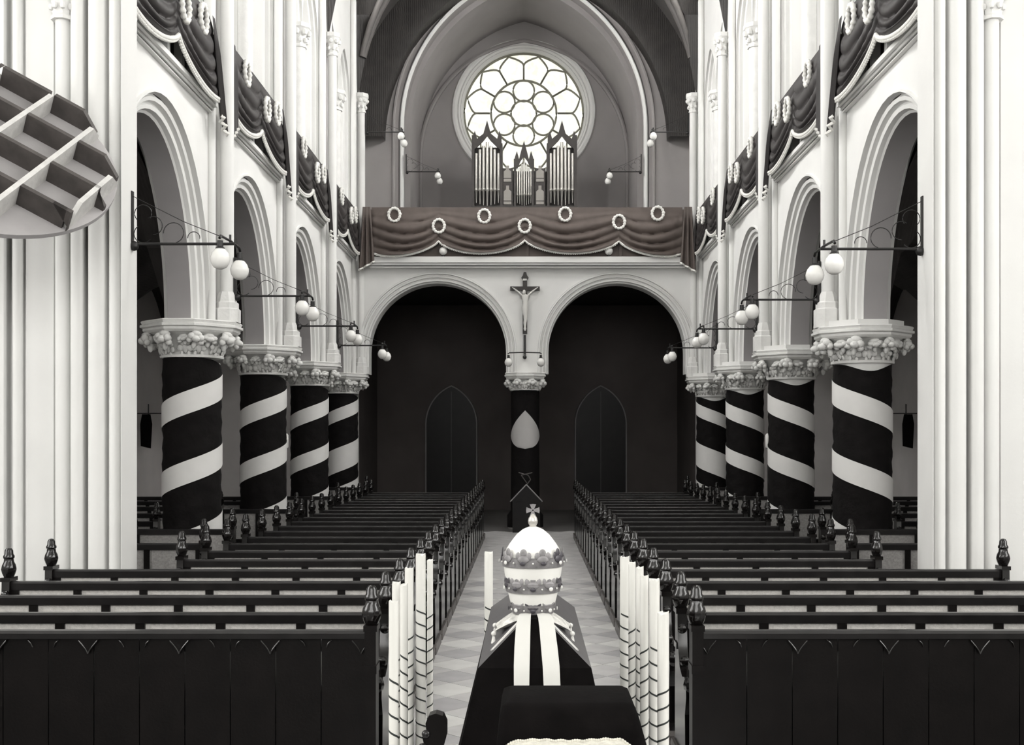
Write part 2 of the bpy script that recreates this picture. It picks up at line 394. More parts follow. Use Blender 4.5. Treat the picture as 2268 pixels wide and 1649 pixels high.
for i in range(1, 5):
    MB().tube([(-VX * .97 * math.cos(PI * k / 28), PY[i] - .02, main_z(VX * .97 * math.cos(PI * k / 28)) - .05) for k in range(29)], .11, 8).build('transverse_rib', 'rib', ceil, 50)
for i in range(4):
    for q in (-1, 1):
        pts = []
        for k in range(29):
            t = math.cos(PI * k / 28)
            pts.append((VX * .97 * t, BY[i] + q * t * S / 2 * .97, main_z(VX * .97 * t) - .04))
        MB().tube(pts, .075, 8).build('diagonal_rib', 'rib', ceil, 50)
for sg in (-1, 1):
    va = MB()
    for i in range(4): groin(va, *(sorted((sg * 4.8, sg * 8.8))), PY[i], PY[i + 1], 3.65, 2.25, 2.25, 16, 16)
    o = struct(va.build('ceiling_aisle_' + SIDE[sg], 'vault', smooth=25))

# ------------------------------------------------------------------ west end
puty = lambda a, z, dep: (a, dep, z)
mb = MB()
WH = [(-2.20, 1.68, 1.68, 4.29, .26), (2.20, 1.68, 1.68, 4.29, .26)]
YF = YW - .05
panel(mb, -4.3, 4.3, ZS, 6.5, WH, puty, YF)
panel(mb, -4.3, 4.3, ZS, 6.5, [(c, w, r, z, 0.0) for c, w, r, z, d in WH], puty, YF + .6)
ww = struct(mb.build('wall_west', 'plaster', smooth=0)); walls['w'] = ww
WPf = [(0, .6), (0, .10), (.03, .08), (.045, .03), (.085, .02), (.10, .05), (.12, .05), (.13, -.005), (.17, -.02), (.185, .02), (.21, .02), (.22, -.04), (.25, -.04), (.26, 0)]
for c in (-2.2, 2.2):
    arch_sweep(1.68, 1.68, 4.29, [(d, YF + y) for d, y in WPf], lambda a, z, d, c=c: (c + a, d, z), 16, ZS).build('arch_moulding', 'plaster', ww, 30)
# narthex behind the arches
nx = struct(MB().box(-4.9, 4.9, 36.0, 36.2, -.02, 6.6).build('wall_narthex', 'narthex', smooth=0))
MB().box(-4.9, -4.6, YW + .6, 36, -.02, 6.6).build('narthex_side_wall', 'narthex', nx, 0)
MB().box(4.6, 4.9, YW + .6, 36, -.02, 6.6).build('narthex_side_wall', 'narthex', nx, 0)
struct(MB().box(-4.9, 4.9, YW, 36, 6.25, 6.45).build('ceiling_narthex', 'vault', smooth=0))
for n, (c, w) in enumerate(((-2.32, .76), (2.25, .76))):
    d = struct(MB().prism([(c + a, z) for a, z in arch_curve(w, 1.15, 2.6, 0, 10, 0)], 35.99, 35.9, 'y').build('door_%d' % (n + 1), 'pew', smooth=0))
    arch_sweep(w, 1.15, 2.6, [(0, 36), (0, 35.86), (.035, 35.84), (.045, 36)], lambda a, z, dd, c=c: (c + a, dd, z), 10, 0).build('door_surround', 'soffit', d, 30)
    MB().box(c - .012, c + .012, 35.88, 35.9, 0, 3.6).build('door_meeting_strip', 'iron', d, 0)
# gallery front (cornice + panelled parapet) of the organ loft
YG = 28.33
gf = struct(MB().box(-3.86, 3.86, YG, YF, 6.42, 6.56).build('trim_1', 'plaster', smooth=0))
MB().box(-3.84, 3.84, YG + .06, YF, 6.36, 6.42).build('cornice_step', 'plaster', gf, 0)
MB().box(-3.82, 3.82, YG + .12, YF, 6.31, 6.345).build('cornice_step', 'plaster', gf, 0)
MB().box(-3.9, 3.9, YG + .12, YG + .2, 6.56, 7.72).build('parapet_board', 'drapew', gf, 0)
bmh = MB().box(-.035, .035, 0, .06, 0, 1.16).mesh('parapet_post', 'drapew', 0)
for x in (-2.1, 0, 2.25): inst('parapet_post', bmh, gf, (x, YG + .06, 6.56))
MB().box(-3.9, 3.9, YG + .2, 33.4, 6.46, 6.6).build('loft_floor', 'pew', gf, 0)
# end wall of the nave above the loft: grey, with a tall pointed opening edged by a white roll
YE = 30.4
def at_y(px, py, d): return ((px - 1167.7) * d / FPX, EYE + (968 - py) * d / FPX)
mb = MB()
OW, OR_, OZ = 3.10, 3.93, 10.25
panel(mb, -4.3, 4.3, 6.5, 15.6, [(-.09, OW, OR_, OZ, .14)], puty, YE, 20)
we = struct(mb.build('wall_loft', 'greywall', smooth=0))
arch_sweep(OW, OR_, OZ, [(.02, YE + .05), (0, YE - .02), (.03, YE - .07), (.08, YE - .07), (.11, YE - .02), (.11, YE + .05)], lambda a, z, d: (a - .09, d, z), 24, 6.6).build('white_roll', 'plaster', we, 50)
arch_sweep(OW, OR_, OZ, [(.02, YE), (.02, YE + .45), (-.12, YE + .45), (-.12, 33.5)], lambda a, z, d: (a - .09, d, z), 24, 6.6).build('opening_soffit', 'greywall', we, 40)
arch_sweep(OW + .25, OR_ + .26, OZ, [(-.02, YE), (0, YE - .05), (.04, YE - .05), (.06, YE)], lambda a, z, d: (a - .09, d, z), 24, 6.6).build('outer_roll', 'greywall', we, 50)
# dark barrel in front of it
arch_sweep(3.64, 4.27, 9.85, [(0, YE - .02), (0, 29.85), (.9, 29.85)], lambda a, z, d: (a - .03, d, z), 24).build('barrel_web', 'vault', ceil, 40)
# rose wall
YR = 33.5
RX, RZ, RR = -.10, 11.50, 1.74
mb = MB(); N = 64
outer = [(RX + 7 * math.cos(2 * PI * k / N), RZ + 7 * math.sin(2 * PI * k / N)) for k in range(N)]
inner = [(RX + 1.80 * math.cos(2 * PI * k / N), RZ + 1.80 * math.sin(2 * PI * k / N)) for k in range(N)]
mb.add([(max(-4.6, min(4.6, a)), YR, max(6.4, min(15.6, b))) for a, b in outer] + [(a, YR, b) for a, b in inner],
       [(k, (k + 1) % N, N + (k + 1) % N, N + k) for k in range(N)])
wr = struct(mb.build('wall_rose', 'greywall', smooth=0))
arch_sweep(2.90, 3.3, 10.15, [(0, YR), (0, YR - .08), (.05, YR - .10), (.1, YR - .08), (.1, YR)], lambda a, z, d: (a - .09, d, z), 24, 6.6).build('wall_arch_rib', 'greywall', wr, 40)
def ringpts(c, r, n=32, y=0): return [(c[0] + r * math.cos(2 * PI * k / n), y, c[1] + r * math.sin(2 * PI * k / n)) for k in range(n)]
win = struct(MB().add([(RX + RR * math.cos(2 * PI * k / N), YR + .30, RZ + RR * math.sin(2 * PI * k / N)) for k in range(N)], [tuple(range(N))]).build('window_1', 'glass', smooth=0))
rj = MB()
prf = [(1.72, YR + .3), (1.74, YR + .05), (1.82, YR - .01), (1.86, YR - .05), (1.90, YR - .01), (1.93, YR - .01), (1.97, YR - .07), (2.03, YR - .06), (2.06, YR + .0)]
rj.loft([[(RX + r * math.cos(2 * PI * k / 72), y, RZ + r * math.sin(2 * PI * k / 72)) for k in range(72)] for r, y in prf], caps=False)
rj.build('window_surround', 'plaster', win, 40)
def bar(mb, path, r=.03, closed=False): return mb.tube(path, r, 6, closed)
YL = YR + .22
bar(MB(), ringpts((RX, RZ), RR * .54, 48, YL), .033, True).build('tracery_ring', 'lead', win, 60)
bar(MB(), ringpts((RX, RZ), RR * .21, 32, YL), closed=True).build('tracery_ring', 'lead', win, 60)
for k in range(6):
    a = PI / 2 + k * PI / 3
    bar(MB(), ringpts((RX + RR * .37 * math.cos(a), RZ + RR * .37 * math.sin(a)), RR * .175, 28, YL), .028, True).build('tracery_circle', 'lead', win, 60)
for k in range(12):
    a = PI / 12 + k * PI / 6
    pet = []
    for s_ in (-1, 1):
        side = []
        for q in range(13):
            t = q / 12; rad = RR * (.54 + .42 * t)
            wdt = min(rad, RR * .80) * math.tan(PI / 12) * (1 - max(0, (t - .5) / .5) ** 1.8)
            ca, sa = math.cos(a), math.sin(a)
            side.append((RX + rad * ca - s_ * wdt * sa, YL, RZ + rad * sa + s_ * wdt * ca))
        pet.append(side)
    bar(MB(), pet[0] + pet[1][::-1][1:], .028).build('tracery_petal', 'lead', win, 60)
bar(MB(), ringpts((RX, RZ), RR * .985, 72, YL), .04, True).build('tracery_ring', 'lead', win, 60)

# ------------------------------------------------------------------ nave piers
def octa(cx, cy, h, c, z, sg=1): return [(cx + a, cy + b, z) for a, b in ((-c, -h), (c, -h), (h, -c), (h, c), (c, h), (-c, h), (-h, c), (-h, -c))]
def capital(root, cx, cy, zb, zt, r, h, c, wpos=None):
    """zb capital foot, zt abacus top"""
    za = zt - .165
    MB().loft([octa(cx, cy, h - .07, c - .02, za), octa(cx, cy, h - .035, c - .01, za + .03), octa(cx, cy, h - .035, c - .01, za + .06), octa(cx, cy, h, c, za + .075), octa(cx, cy, h, c, za + .105),
               octa(cx, cy, h - .025, c - .01, za + .115), octa(cx, cy, h - .01, c, za + .15), octa(cx, cy, h - .03, c, zt)]).build('abacus', 'stone', root, 20)
    H = za - zb
    cap = MB().lathe([(r + .045, zb), (r + .05, zb + .03), (r + .005, zb + .05), (r + .01, zb + H * .35), (r + .035, zb + H * .6), (h - .17, zb + H * .9), (h - .08, za + .005)], (cx, cy, 0), 20).build('capital_bell', 'stone', root, 40)
    rnd = random.Random(int(cx * 10 + cy * 7))
    def put_leaf(me, a, rr, z, sc, roll_=0.0, tilt=0.0):
        inst('leaf', me, root, (cx + rr * math.cos(a) - root.location.x, cy + rr * math.sin(a) - root.location.y, z - root.location.z), (roll_, tilt, a), sc)
    for k in range(8):
        a = PI / 8 + k * PI / 4 + rnd.uniform(-.05, .05); f = rnd.uniform(.9, 1.15)
        put_leaf(CROCKET, a, math.hypot(h, c) - .11, za - .085, (.155 * f, .16 * f, .14 * f), rnd.uniform(-.5, .5))
        a2 = k * PI / 4 + rnd.uniform(-.08, .08); f = rnd.uniform(.85, 1.1)
        put_leaf(CROCKET, a2, h - .16, za - .085, (.115 * f, .15 * f, .10 * f), rnd.uniform(-.4, .4))
    for k in range(12):
        a = k * PI / 6 + rnd.uniform(-.1, .1)
        put_leaf(SPRAY, a, r + .045, zb + H * .36, (.115, .15, .14 * rnd.uniform(.85, 1.15)), rnd.uniform(-.5, .5), .18)
def drape_pillar(root, cx, cy, r, z0, z1, sg, ztop_band, thick, pitch, seed, last=False):
    rnd = random.Random(seed)
    prof = []
    def fn(u, v):
        a = 2 * PI * u; z = z0 + (z1 - z0) * v
        rr = r + .012 + .006 * math.sin(9 * a + 5 * z) * (1 - .5 * v) + .007 * math.sin(26 * z + 2 * math.sin(3 * a + seed))
        zz = z
        if v > .97: zz = z1 - .10 * max(0, math.cos(a - (PI * .80 if sg < 0 else PI * .2) - 0 + PI * .5 + (PI * .2 if 1 else 0))) ** 4
        return (cx + rr * math.cos(a), cy + rr * math.sin(a), zz)
    MB().grid(fn, 48, 40).build('black_cloth', 'black', root, 60)
    # helical white bands
    n = 0
    zt = ztop_band
    turns = int((zt - z0) / pitch) + 1
    for q in range(turns):
        t1 = zt - q * pitch
        th = thick if not (last and q == 1) else thick * 1.9
        def fb(u, v, t1=t1, th=th):
            # the band climbs towards the nave over one turn; u = 0 starts at the back
            a = (-PI / 2 + PI) + 2 * PI * u
            ang = a if sg < 0 else PI - a
            z = t1 - pitch * .25 + pitch * (u - .5)
            z = z - th * (1 - v)
            return (cx + (r + .026) * math.cos(ang), cy + (r + .026) * math.sin(ang), max(z, z0 + .0))
        if t1 - pitch * .75 - th < z0 - .4: continue
        MB().grid(fb, 48, 4).build('white_band', 'pier_cloth_band', root, 60)
for sg in (-1, 1):
    dz = 0.0 if sg < 0 else -.075
    for i in range(1, 5):
        cx, cy = sg * HN, PY[i]
        pos = 'nearest' if i == 1 else ('farthest' if i == 4 else ORD[i - 1])
        root = thing('stone_pillar', 'round white stone pillar with leafy capital, %s of four on the %s' % (pos, SIDE[sg]), 'pillar', (cx, cy, 0), 'pillars along the nave')
        MB().lathe([(.50, -.02), (.50, .25), (.40, .35), (.37, .42), (.37, 3.2)], (cx, cy, 0), 24).build('shaft', 'stone', root, 50)
        capital(root, cx, cy, 3.26 + dz, ZS + dz, .37, .64, .21)
        if dz: MB().loft([octa(cx, cy, .5, .2, ZS + dz - .01), octa(cx, cy, .5, .2, ZS)]).build('impost_block', 'plaster', root, 20)
        # wall shaft cluster to the vault
        xs = sg * 4.06
        MB().loft([octa(xs, cy, .17, .08, ZS + dz), octa(xs, cy, .17, .08, 3.92), octa(xs, cy, .145, .07, 3.94), octa(xs, cy, .145, .07, 4.01), octa(xs, cy, .12, .06, 4.03), octa(xs, cy, .115, .05, 4.11), octa(xs, cy, .095, .04, 4.16)]).build('shaft_base', 'stone', root, 20)
        MB().lathe([(.095, 4.12), (.095, 10.2)], (xs, cy, 0), 14).build('wall_shaft', 'plaster', root, 50)
        for dy in (-.19, .19):
            MB().lathe([(.06, ZS), (.06, 13.8)], (sg * 4.22, cy + dy, 0), 10).build('wall_shaft', 'plaster', root, 50)
        small_capital(MB(), xs, cy, 10.12, .10, .46).build('shaft_capital', 'stone', root, 40)
        wr_ = thing('pillar_mourning_cloth', 'black cloth with white spiral bands round the %s pillar on the %s' % (pos, SIDE[sg]), 'mourning cloth', (cx, cy, .43), 'cloth wrapped round the pillars')
        drape_pillar(wr_, cx, cy, .372, .43, 3.25 + dz, sg, 3.03 + dz + (.12 if i == 4 else 0), .31, .92 if i < 4 else .95, i, last=(i == 4))
# west middle pillar
root = thing('stone_pillar', 'short white pillar with leafy capital standing between the two west arches', 'pillar', (-.05, YW, 0), 'pillars along the nave')
MB().lathe([(.42, -.02), (.42, .25), (.34, .40), (.33, 3.3)], (-.05, YW, 0), 24).build('shaft', 'stone', root, 50)
capital(root, -.05, YW - .02, 3.34, ZS + .02, .33, .50, .21)
wr_ = thing('pillar_mourning_cloth', 'black cloth with one pale teardrop wrapped round the middle west pillar', 'mourning cloth', (-.05, YW, .42), 'cloth wrapped round the pillars')
MB().lathe([(.44, .02), (.44, .3), (.355, .42), (.35, 1.2), (.342, 2.2), (.348, 3.0), (.343, 3.33)], (-.05, YW, 0), 32).build('black_cloth', 'black', wr_, 60)
def tear(u, v):
    z = 1.92 + .93 * v
    hw = 1.5 * (math.sin(PI * min(1, v / .62) * .5 + 0) if v < .31 else 1) * .62
    t = v
    if t < .33: half = 1.38 * (t / .33) ** .45
    else: half = 1.38 * (1 - ((t - .33) / .67) ** 1.25)
    a = -PI / 2 + (u * 2 - 1) * half
    return (-.05 + .358 * math.cos(a), YW + .358 * math.sin(a), z)
MB().grid(tear, 16, 24).build('pale_teardrop', 'tear', wr_, 60)

# ------------------------------------------------------------------ crossing piers (clustered)
def roll(cx, cy, r, a0, a1, n=8): return [(cx + r * math.cos(a0 + (a1 - a0) * k / n), cy + r * math.sin(a0 + (a1 - a0) * k / n)) for k in range(n + 1)]
for sg in (-1, 1):
    F = 11.28
    pl = [(3.91, 11.76), (3.90, F), (3.905, F), (3.905, F + .12), (3.93, F + .12)]
    pl += roll(3.99, F + .08, .055, PI * 1.05, PI * 1.95, 6) + [(4.05, F + .14), (4.07, F + .14)]
    pl += roll(4.16, F + .08, .085, PI * 1.1, PI * 1.95, 8) + [(4.25, F + .20), (4.28, F + .20), (4.28, F + .04)]
    pl += roll(4.34, F + .04, .06, PI, PI * 1.9, 6)
    pl += [(4.41, F + .10)] + roll(4.49, F + .06, .065, PI * 1.1, PI * 2, 6) + [(4.56, F + .16), (4.60, F + .16), (4.60, F + .12)]
    pl += [(4.86, F + .10), (4.86, F + .15), (4.89, F + .15)] + roll(4.94, F + .10, .05, PI * 1.1, PI * 1.9, 6) + [(5.0, F + .18), (5.04, F + .18), (5.04, F + .02), (5.5, F + .02), (5.5, 11.9), (4.3, 11.9), (4.3, 11.76)]
    root = thing('clustered_pier', 'broad white pier of vertical rolls at the %s edge of the picture' % SIDE[sg], 'pier', (sg * 4.6, 11.7, 0), 'crossing piers')
    MB().prism([(sg * a, b) for a, b in pl], -.02, ZT).build('pier_body', 'plaster', root, 32)
    small_capital(MB(), sg * 4.49, F + .06, 6.22, .085, .4).build('shaft_capital', 'stone', root, 40)
    MB().prism([(sg * a, b) for a, b in [(3.84, 11.9), (3.84, F - .08), (5.56, F - .08), (5.56, 11.9)]], -.02, .3).build('pier_plinth', 'stone', root, 32)

# ------------------------------------------------------------------ mourning drapes with swags
def swag_drape(root, gathers, zt, put, matname, zlow, nf=5, amp=.05, sag=.10, flat=.0, cord_r=.022, nseg=22, beads=True, lean=0.0):
    """gathers: list of (a, z_bottom) from one end to the other; put(a, z, out)"""
    A = [g[0] for g in gathers]; mb = MB(); bottom = []
    def col(k, t):
        a = A[k] + (A[k + 1] - A[k]) * t
        z0, z1 = gathers[k][1], gathers[k + 1][1]
        zl = zlow[k]; s = 4 * t * (1 - t)
        zb = z0 + (z1 - z0) * t; zb = zb + (zl - (z0 + z1) / 2) * s ** .75
        return a, zb, s
    cols = []
    for k in range(len(A) - 1):
        for i in range(nseg + (1 if k == len(A) - 2 else 0)):
            cols.append((*col(k, i / nseg), k))
    nv = 40; n = len(cols)
    vs = []
    for j in range(nv + 1):
        v = j / nv
        for (a, zb, s, k) in cols:
            z = zt + (zb - zt) * v - sag * s * math.sin(PI * min(1, v * 1.05)) * .9
            ph = v * nf * 2 * PI + .8 * math.sin(3.1 * a + k)
            fold = abs(math.sin(ph * .5)) ** .7 * amp * (.35 + .65 * s) * min(1, max(0, (v - flat) * 5))
            vert = .018 * math.sin(34 * a + 2 * v) * (1 - s) * min(1, 4 * v)
            am = (A[0] + A[-1]) / 2; a = a - lean * (1 - v) * max(0, (a - am) / (A[-1] - am))
            vs.append(put(a, min(z, zt), .02 + fold + vert + .03 * s * math.sin(PI * v)))
    fs = [(j * n + i, j * n + i + 1, (j + 1) * n + i + 1, (j + 1) * n + i) for j in range(nv) for i in range(n - 1)]
    mb.add(vs, fs); mb.build('cloth_swag', matname, root, 80)
    cp = [put(a, zb - .01, .05) for (a, zb, s, k) in cols]
    cb = MB().tube(cp, cord_r, 8)
    if beads:
        for i in range(0, len(cp) - 1):
            for f in (0, .5):
                p = Vector(cp[i]).lerp(Vector(cp[i + 1]), f); cb.ball((p.x, p.y, p.z - cord_r * 1.0), cord_r * .8, 5, 3)
    cb.build('white_cord', 'cord', root, 60)
def tail(root, a, wdt, zt, zb, put, matname, flip=1, lean=0.0):
    def fn(u, v):
        z = zt + (zb - zt) * v * (.86 + .14 * (u if flip > 0 else 1 - u))
        return put(a - lean * (1 - v) + wdt * (u - .5) * (.5 + .5 * v), z, .07 + .035 * math.sin(u * 5 * PI) * min(1, v * 3))
    MB().grid(fn, 20, 10).build('hanging_tail', matname, root, 80)
    pts = [fn(k / 10, 1.0) for k in range(11)]
    MB().tube([(p[0], p[1], p[2]) for p in pts], .022, 6).build('white_cord', 'cord', root, 60)
def wreath_mesh(R, r, name='wreath'):
    mb = MB(); n = 56; rings = []
    rnd = random.Random(3)
    for k in range(n + 1):
        a = 2 * PI * (k % n) / n
        rr = r * (1 + .22 * math.sin(14 * a) + .08 * math.sin(5 * a + 1))
        c = (R * math.cos(a), 0, R * 1.18 * math.sin(a))
        rings.append([((R + rr * math.cos(b)) * math.cos(a), rr * math.sin(b), (R * 1.18 + rr * math.cos(b)) * math.sin(a)) for b in [2 * PI * q / 8 for q in range(8)]])
    mb.loft(rings, caps=False)
    return mb.mesh(name, 'cord', 70)
WRM = wreath_mesh(.14, .034)
for sg in (-1, 1):
    put = lambda a, z, o, sg=sg: (sg * (4.10 - o), a, z)
    for i in range(4):
        c = BY[i]; y0, y1 = PY[i] + .30, PY[i + 1] - .30
        nm = ['first', 'second', 'third', 'fourth'][i]
        root = thing('gallery_drape', 'dark mourning drape swagged with white cord over the %s gallery bay on the %s' % (nm, SIDE[sg]), 'drape', (sg * 4.1, c, ZP), 'drapes along the side galleries')
        swag_drape(root, [(y0, 6.71), (c - .1, 6.88), (y1, 6.70)], ZP, put, 'drape', [6.625, 6.625], nf=5, amp=.065, sag=.26, cord_r=.03, lean=.5)
        MB().box(sg * 4.31, sg * 4.33, y0, y1, 6.64, ZP - .05).build('dark_gap_sheet', 'drape', root, 0)  # added dark sheet standing in for the shade between the balusters
        tail(root, y0 - .02, .26, ZP - .02, 6.30, put, 'drape', -1); tail(root, y1 + .02, .26, ZP - .02, 6.24, put, 'drape', 1, .5)
        for q, (dy, z) in enumerate(((-1.22, 7.40), (-.1, 7.20), (.80, 7.38))):
            w = inst('wreath', WRM, None, (sg * (3.965 if q == 1 else 4.005), c + dy, z), (0, 0, PI / 2))
            tag(w, 'white wreath %s the %s gallery drape on the %s' % (('high at the near end of', 'low in the middle of', 'high at the far end of')[q], nm, SIDE[sg]), 'wreath', 'wreaths on the side drapes')
putw = lambda a, z, o: (a, YG - .02 - o, z)
lx = lambda px: (px - 1167.7) * 28.25 / FPX
ZPW = 7.74
root = thing('organ_loft_drape', 'wide brown mourning drape hung in four swags along the organ loft front', 'drape', (0, YG, ZP))
swag_drape(root, [(lx(822), 6.68), (lx(971), 6.93), (lx(1162), 6.95), (lx(1371), 6.93), (lx(1512), 6.66)], ZPW, putw, 'drapew', [6.60, 6.64, 6.64, 6.60], nf=4.5, amp=.10, sag=.16, flat=.10, cord_r=.024, nseg=26)
tail(root, lx(812), .38, ZPW, 6.22, putw, 'drapew', -1); tail(root, lx(1524), .38, ZPW, 6.18, putw, 'drapew', 1)
WP = ((872, 473, 'high', 'first'), (971, 498, 'low', 'second'), (1072, 476, 'high', 'third'), (1162, 498, 'low', 'fourth'), (1252, 472, 'high', 'fifth'), (1372, 489, 'low', 'sixth'), (1458, 470, 'high', 'seventh'))
for px, py, hl, nm in WP:
    x, z = at_y(px, py, 28.1)
    w = inst('wreath', WRM, None, (x, 28.225, z), (0, 0, 0), (.98, 1, .95))
    tag(w, 'white wreath pinned %s on the organ loft drape, %s from the left' % (hl, nm), 'wreath', 'wreaths on the organ loft drape')

# ------------------------------------------------------------------ bracket lamps
def bracket_parts():
    P = {}
    b = MB().box(-.03, .0, -.03, .03, -.05, .52).ball((.01, 0, -.02), .05, 8, 5).tube([(0, 0, 0), (1.0, 0, 0)], .014, 8)
    P['arm'] = b.mesh('arm', 'iron', 40)
    t = MB().tube([(.96, -.40, -.01), (.96, -.36, .02), (.96, 0, .03), (.96, .36, .02), (.96, .40, -.01)], .013, 8).tube([(.96, 0, 0), (.96, 0, .09)], .012, 6)
    P['crossbar'] = t.mesh('crossbar', 'iron', 40)
    s = MB().tube([(0, 0, .47), (.5, 0, .22), (.95, 0, .04)], .004, 6)
    def arc(c, r, a0, a1, n=16): return [(c[0] + r * math.cos(a0 + (a1 - a0) * k / n), 0, c[1] + r * math.sin(a0 + (a1 - a0) * k / n)) for k in range(n + 1)]
    for c, r, a0, a1 in (((.10, .30), .085, -.6, 3.9), ((.20, .18), .09, -1.6, 2.2), ((.10, .10), .09, 2.2, 5.6), ((.40, .11), .10, -1.3, 3.2), ((.60, .06), .06, -.2, 3.2)):
        s.tube(arc(c, r, a0, a1), .0045, 5)
    P['scrollwork'] = s.mesh('scrollwork', 'iron', 60)
    for nm, y in (('near', -.38), ('far', .38)): pass
    g = MB().lathe([(.028, -.03), (.03, -.09), (.045, -.10), (.046, -.118)], (0, 0, 0), 10); P['gallery_cap'] = g.mesh('gallery_cap', 'iron', 40)
    P['globe'] = MB().lathe([(.03, -.10), (.05, -.115), (.078, -.15), (.092, -.19), (.094, -.21), (.085, -.25), (.062, -.285), (.03, -.303), (.004, -.306)], seg=20).mesh('globe', 'globe', 60)
    return P
BR = bracket_parts()
def lamp(loc, rz, label, group, sc=1.0):
    r = thing('bracket_lamp', label, 'lamp', loc, group); r.rotation_euler = (0, 0, rz); r.scale = (sc,) * 3
    for k in ('arm', 'crossbar', 'scrollwork'): inst(k, BR[k], r)
    for y in (-.38, .38):
        g = inst('globe', BR['globe'], r, (.96, y, 0)); inst('globe_cap', BR['gallery_cap'], g)
    return r
for sg in (-1, 1):
    xs = {0: 3.895, 1: 3.93, 2: 3.93, 3: 3.93}
    for i in range(4):
        y = 11.6 if i == 0 else PY[i]
        lamp((sg * xs[i], y, 4.11 - (0 if sg < 0 else .05)), 0 if sg < 0 else PI,
             'black iron bracket lamp with two white globes on the %s' % (('crossing pier at the ' + SIDE[sg]) if i == 0 else '%s pillar on the %s' % (ORD[i - 1], SIDE[sg])), 'lamps along the nave')
    lamp((sg * 3.93, PY[4], 9.66), 0 if sg < 0 else PI, 'bracket lamp with white globes high on the last wall shaft %s of the organ loft' % SIDE[sg], 'lamps above the organ loft', .92)
    lamp((sg * 3.02 - .09, YE - .1, 9.05), 0 if sg < 0 else PI, 'bracket lamp with white globes on the white arch edge %s of the organ' % SIDE[sg], 'lamps above the organ loft', .86)
lamp((-.06, YF - .05, 4.17), -PI / 2, 'bracket lamp with two white globes below the crucifix on the west wall', 'lamps along the nave')
for x, px, wd in ((-2.03, 980, 'left'), (1.97, 1347, 'right')):
    r = thing('loft_globe', 'small white globe light under the %s half of the organ loft drape' % wd, 'lamp', (x, YG - .09, 6.56), 'globes on the loft ledge')
    MB().lathe([(.04, 6.56), (.04, 6.60), (.02, 6.61)], (x, YG + .04, 0), 10).build('foot', 'iron', r)
    MB().ball((x, YG + .04, 6.70), .10, 14, 10).build('globe', 'globe', r, 60)

# ------------------------------------------------------------------ organ
OY, OZB = 31.9, 6.6
px_o = lambda px: (px - 1167.7) * OY / FPX
pz_o = lambda py: EYE + (968 - py) * OY / FPX
org = thing('pipe_organ', 'dark cased pipe organ with three pipe towers below the rose window', 'organ', (px_o(1161), OY, OZB))
cs = MB()
for a, b, zt in ((1045, 1051, 300), (1107, 1113, 318), (1211, 1217, 318), (1271, 1278, 300), (1138, 1143, 352), (1178, 1183, 352)):
    cs.box(px_o(a), px_o(b), OY - .05, OY + .5, OZB, pz_o(zt))
cs.box(px_o(1045), px_o(1278), OY + .40, OY + .55, OZB, pz_o(372))
cs.box(px_o(1045), px_o(1278), OY - .25, OY + .1, OZB, 8.44)
cs.box(px_o(1045), px_o(1113), OY + .42, OY + .5, OZB, pz_o(318)).box(px_o(1211), px_o(1278), OY + .42, OY + .5, OZB, pz_o(318))
cs.build('case', 'organ', org, 0)
for a, b, zt in ((1047, 1111, 300), (1213, 1276, 300), (1140, 1181, 345)):
    x0, x1 = px_o(a), px_o(b); xm = (x0 + x1) / 2; z0 = pz_o(zt + 18)
    pts = [(x0, z0 + .0), (x0, z0 + .25), (x0 + .05, z0 + .42), (x0 + .1, z0 + .2), (x0 + .2, z0 + .25)]
    r = MB().prism([(x0, z0), (x0, z0 + .16), (x0 + .06, z0 + .34), (x0 + .12, z0 + .12), (xm - .1, z0 + .26), (xm, z0 + .62), (xm + .1, z0 + .26), (x1 - .12, z0 + .12), (x1 - .06, z0 + .34), (x1, z0 + .16), (x1, z0), (x1 - .06, z0 - .16), (xm + .09, z0 + .08), (xm, z0 + .2), (xm - .09, z0 + .08), (x0 + .06, z0 - .16)], OY - .06, OY + .02, 'y')
    r.build('carved_cresting', 'organ', org, 0)
def pipe_mesh():
    return MB().lathe([(.010, 0), (.038, .62), (.052, .64), (.052, .74), (.043, .76), (.043, 2.6), (.036, 2.6), (.036, 2.5)], seg=12).mesh('pipe', 'pipe', 40)
PM = pipe_mesh()
for a, b, n, top in ((1053, 1106, 7, 318), (1218, 1270, 7, 318), (1145, 1177, 7, 358)):
    for k in range(n):
        t = k / (n - 1); x = px_o(a) + (px_o(b) - px_o(a)) * (.04 + .92 * t); m = 1 - abs(2 * t - 1)
        wsc = (px_o(b) - px_o(a)) / n / .10
        zt = pz_o(top + 22 * (1 - m)); zb = 8.56 - .12 * m
        inst('pipe', PM, org, (x - org.location.x, -.02 - .14 * m, zb - OZB), (0, 0, 0), (wsc, wsc, (zt - zb) / 2.6))
for cxp in (1124, 1196):
    MB().box(px_o(cxp - 12), px_o(cxp + 12), OY + .02, OY + .12, OZB, pz_o(372)).build('side_panel', 'organ', org, 0)
    for z0, z1 in ((452, 422), (402, 378)):
        x0, x1, b0, b1 = px_o(cxp - 8.5), px_o(cxp + 8.5), pz_o(z0), pz_o(z1); q = (x1 - x0) * .3; zz = b1 - .02
        MB().prism([(x0, b0), (x1, b0), (x1, zz), (x1 - q, zz + .05), (x1 - q, zz + .16), (x0 + q, zz + .16), (x0 + q, zz + .05), (x0, zz)], OY + .0, OY + .03, 'y').build('pale_shutter', 'organpanel', org, 0)
        MB().box(x0, x1, OY - .01, OY + .0, b0 + .08, b0 + .10).build('shutter_bar', 'organ', org, 0)

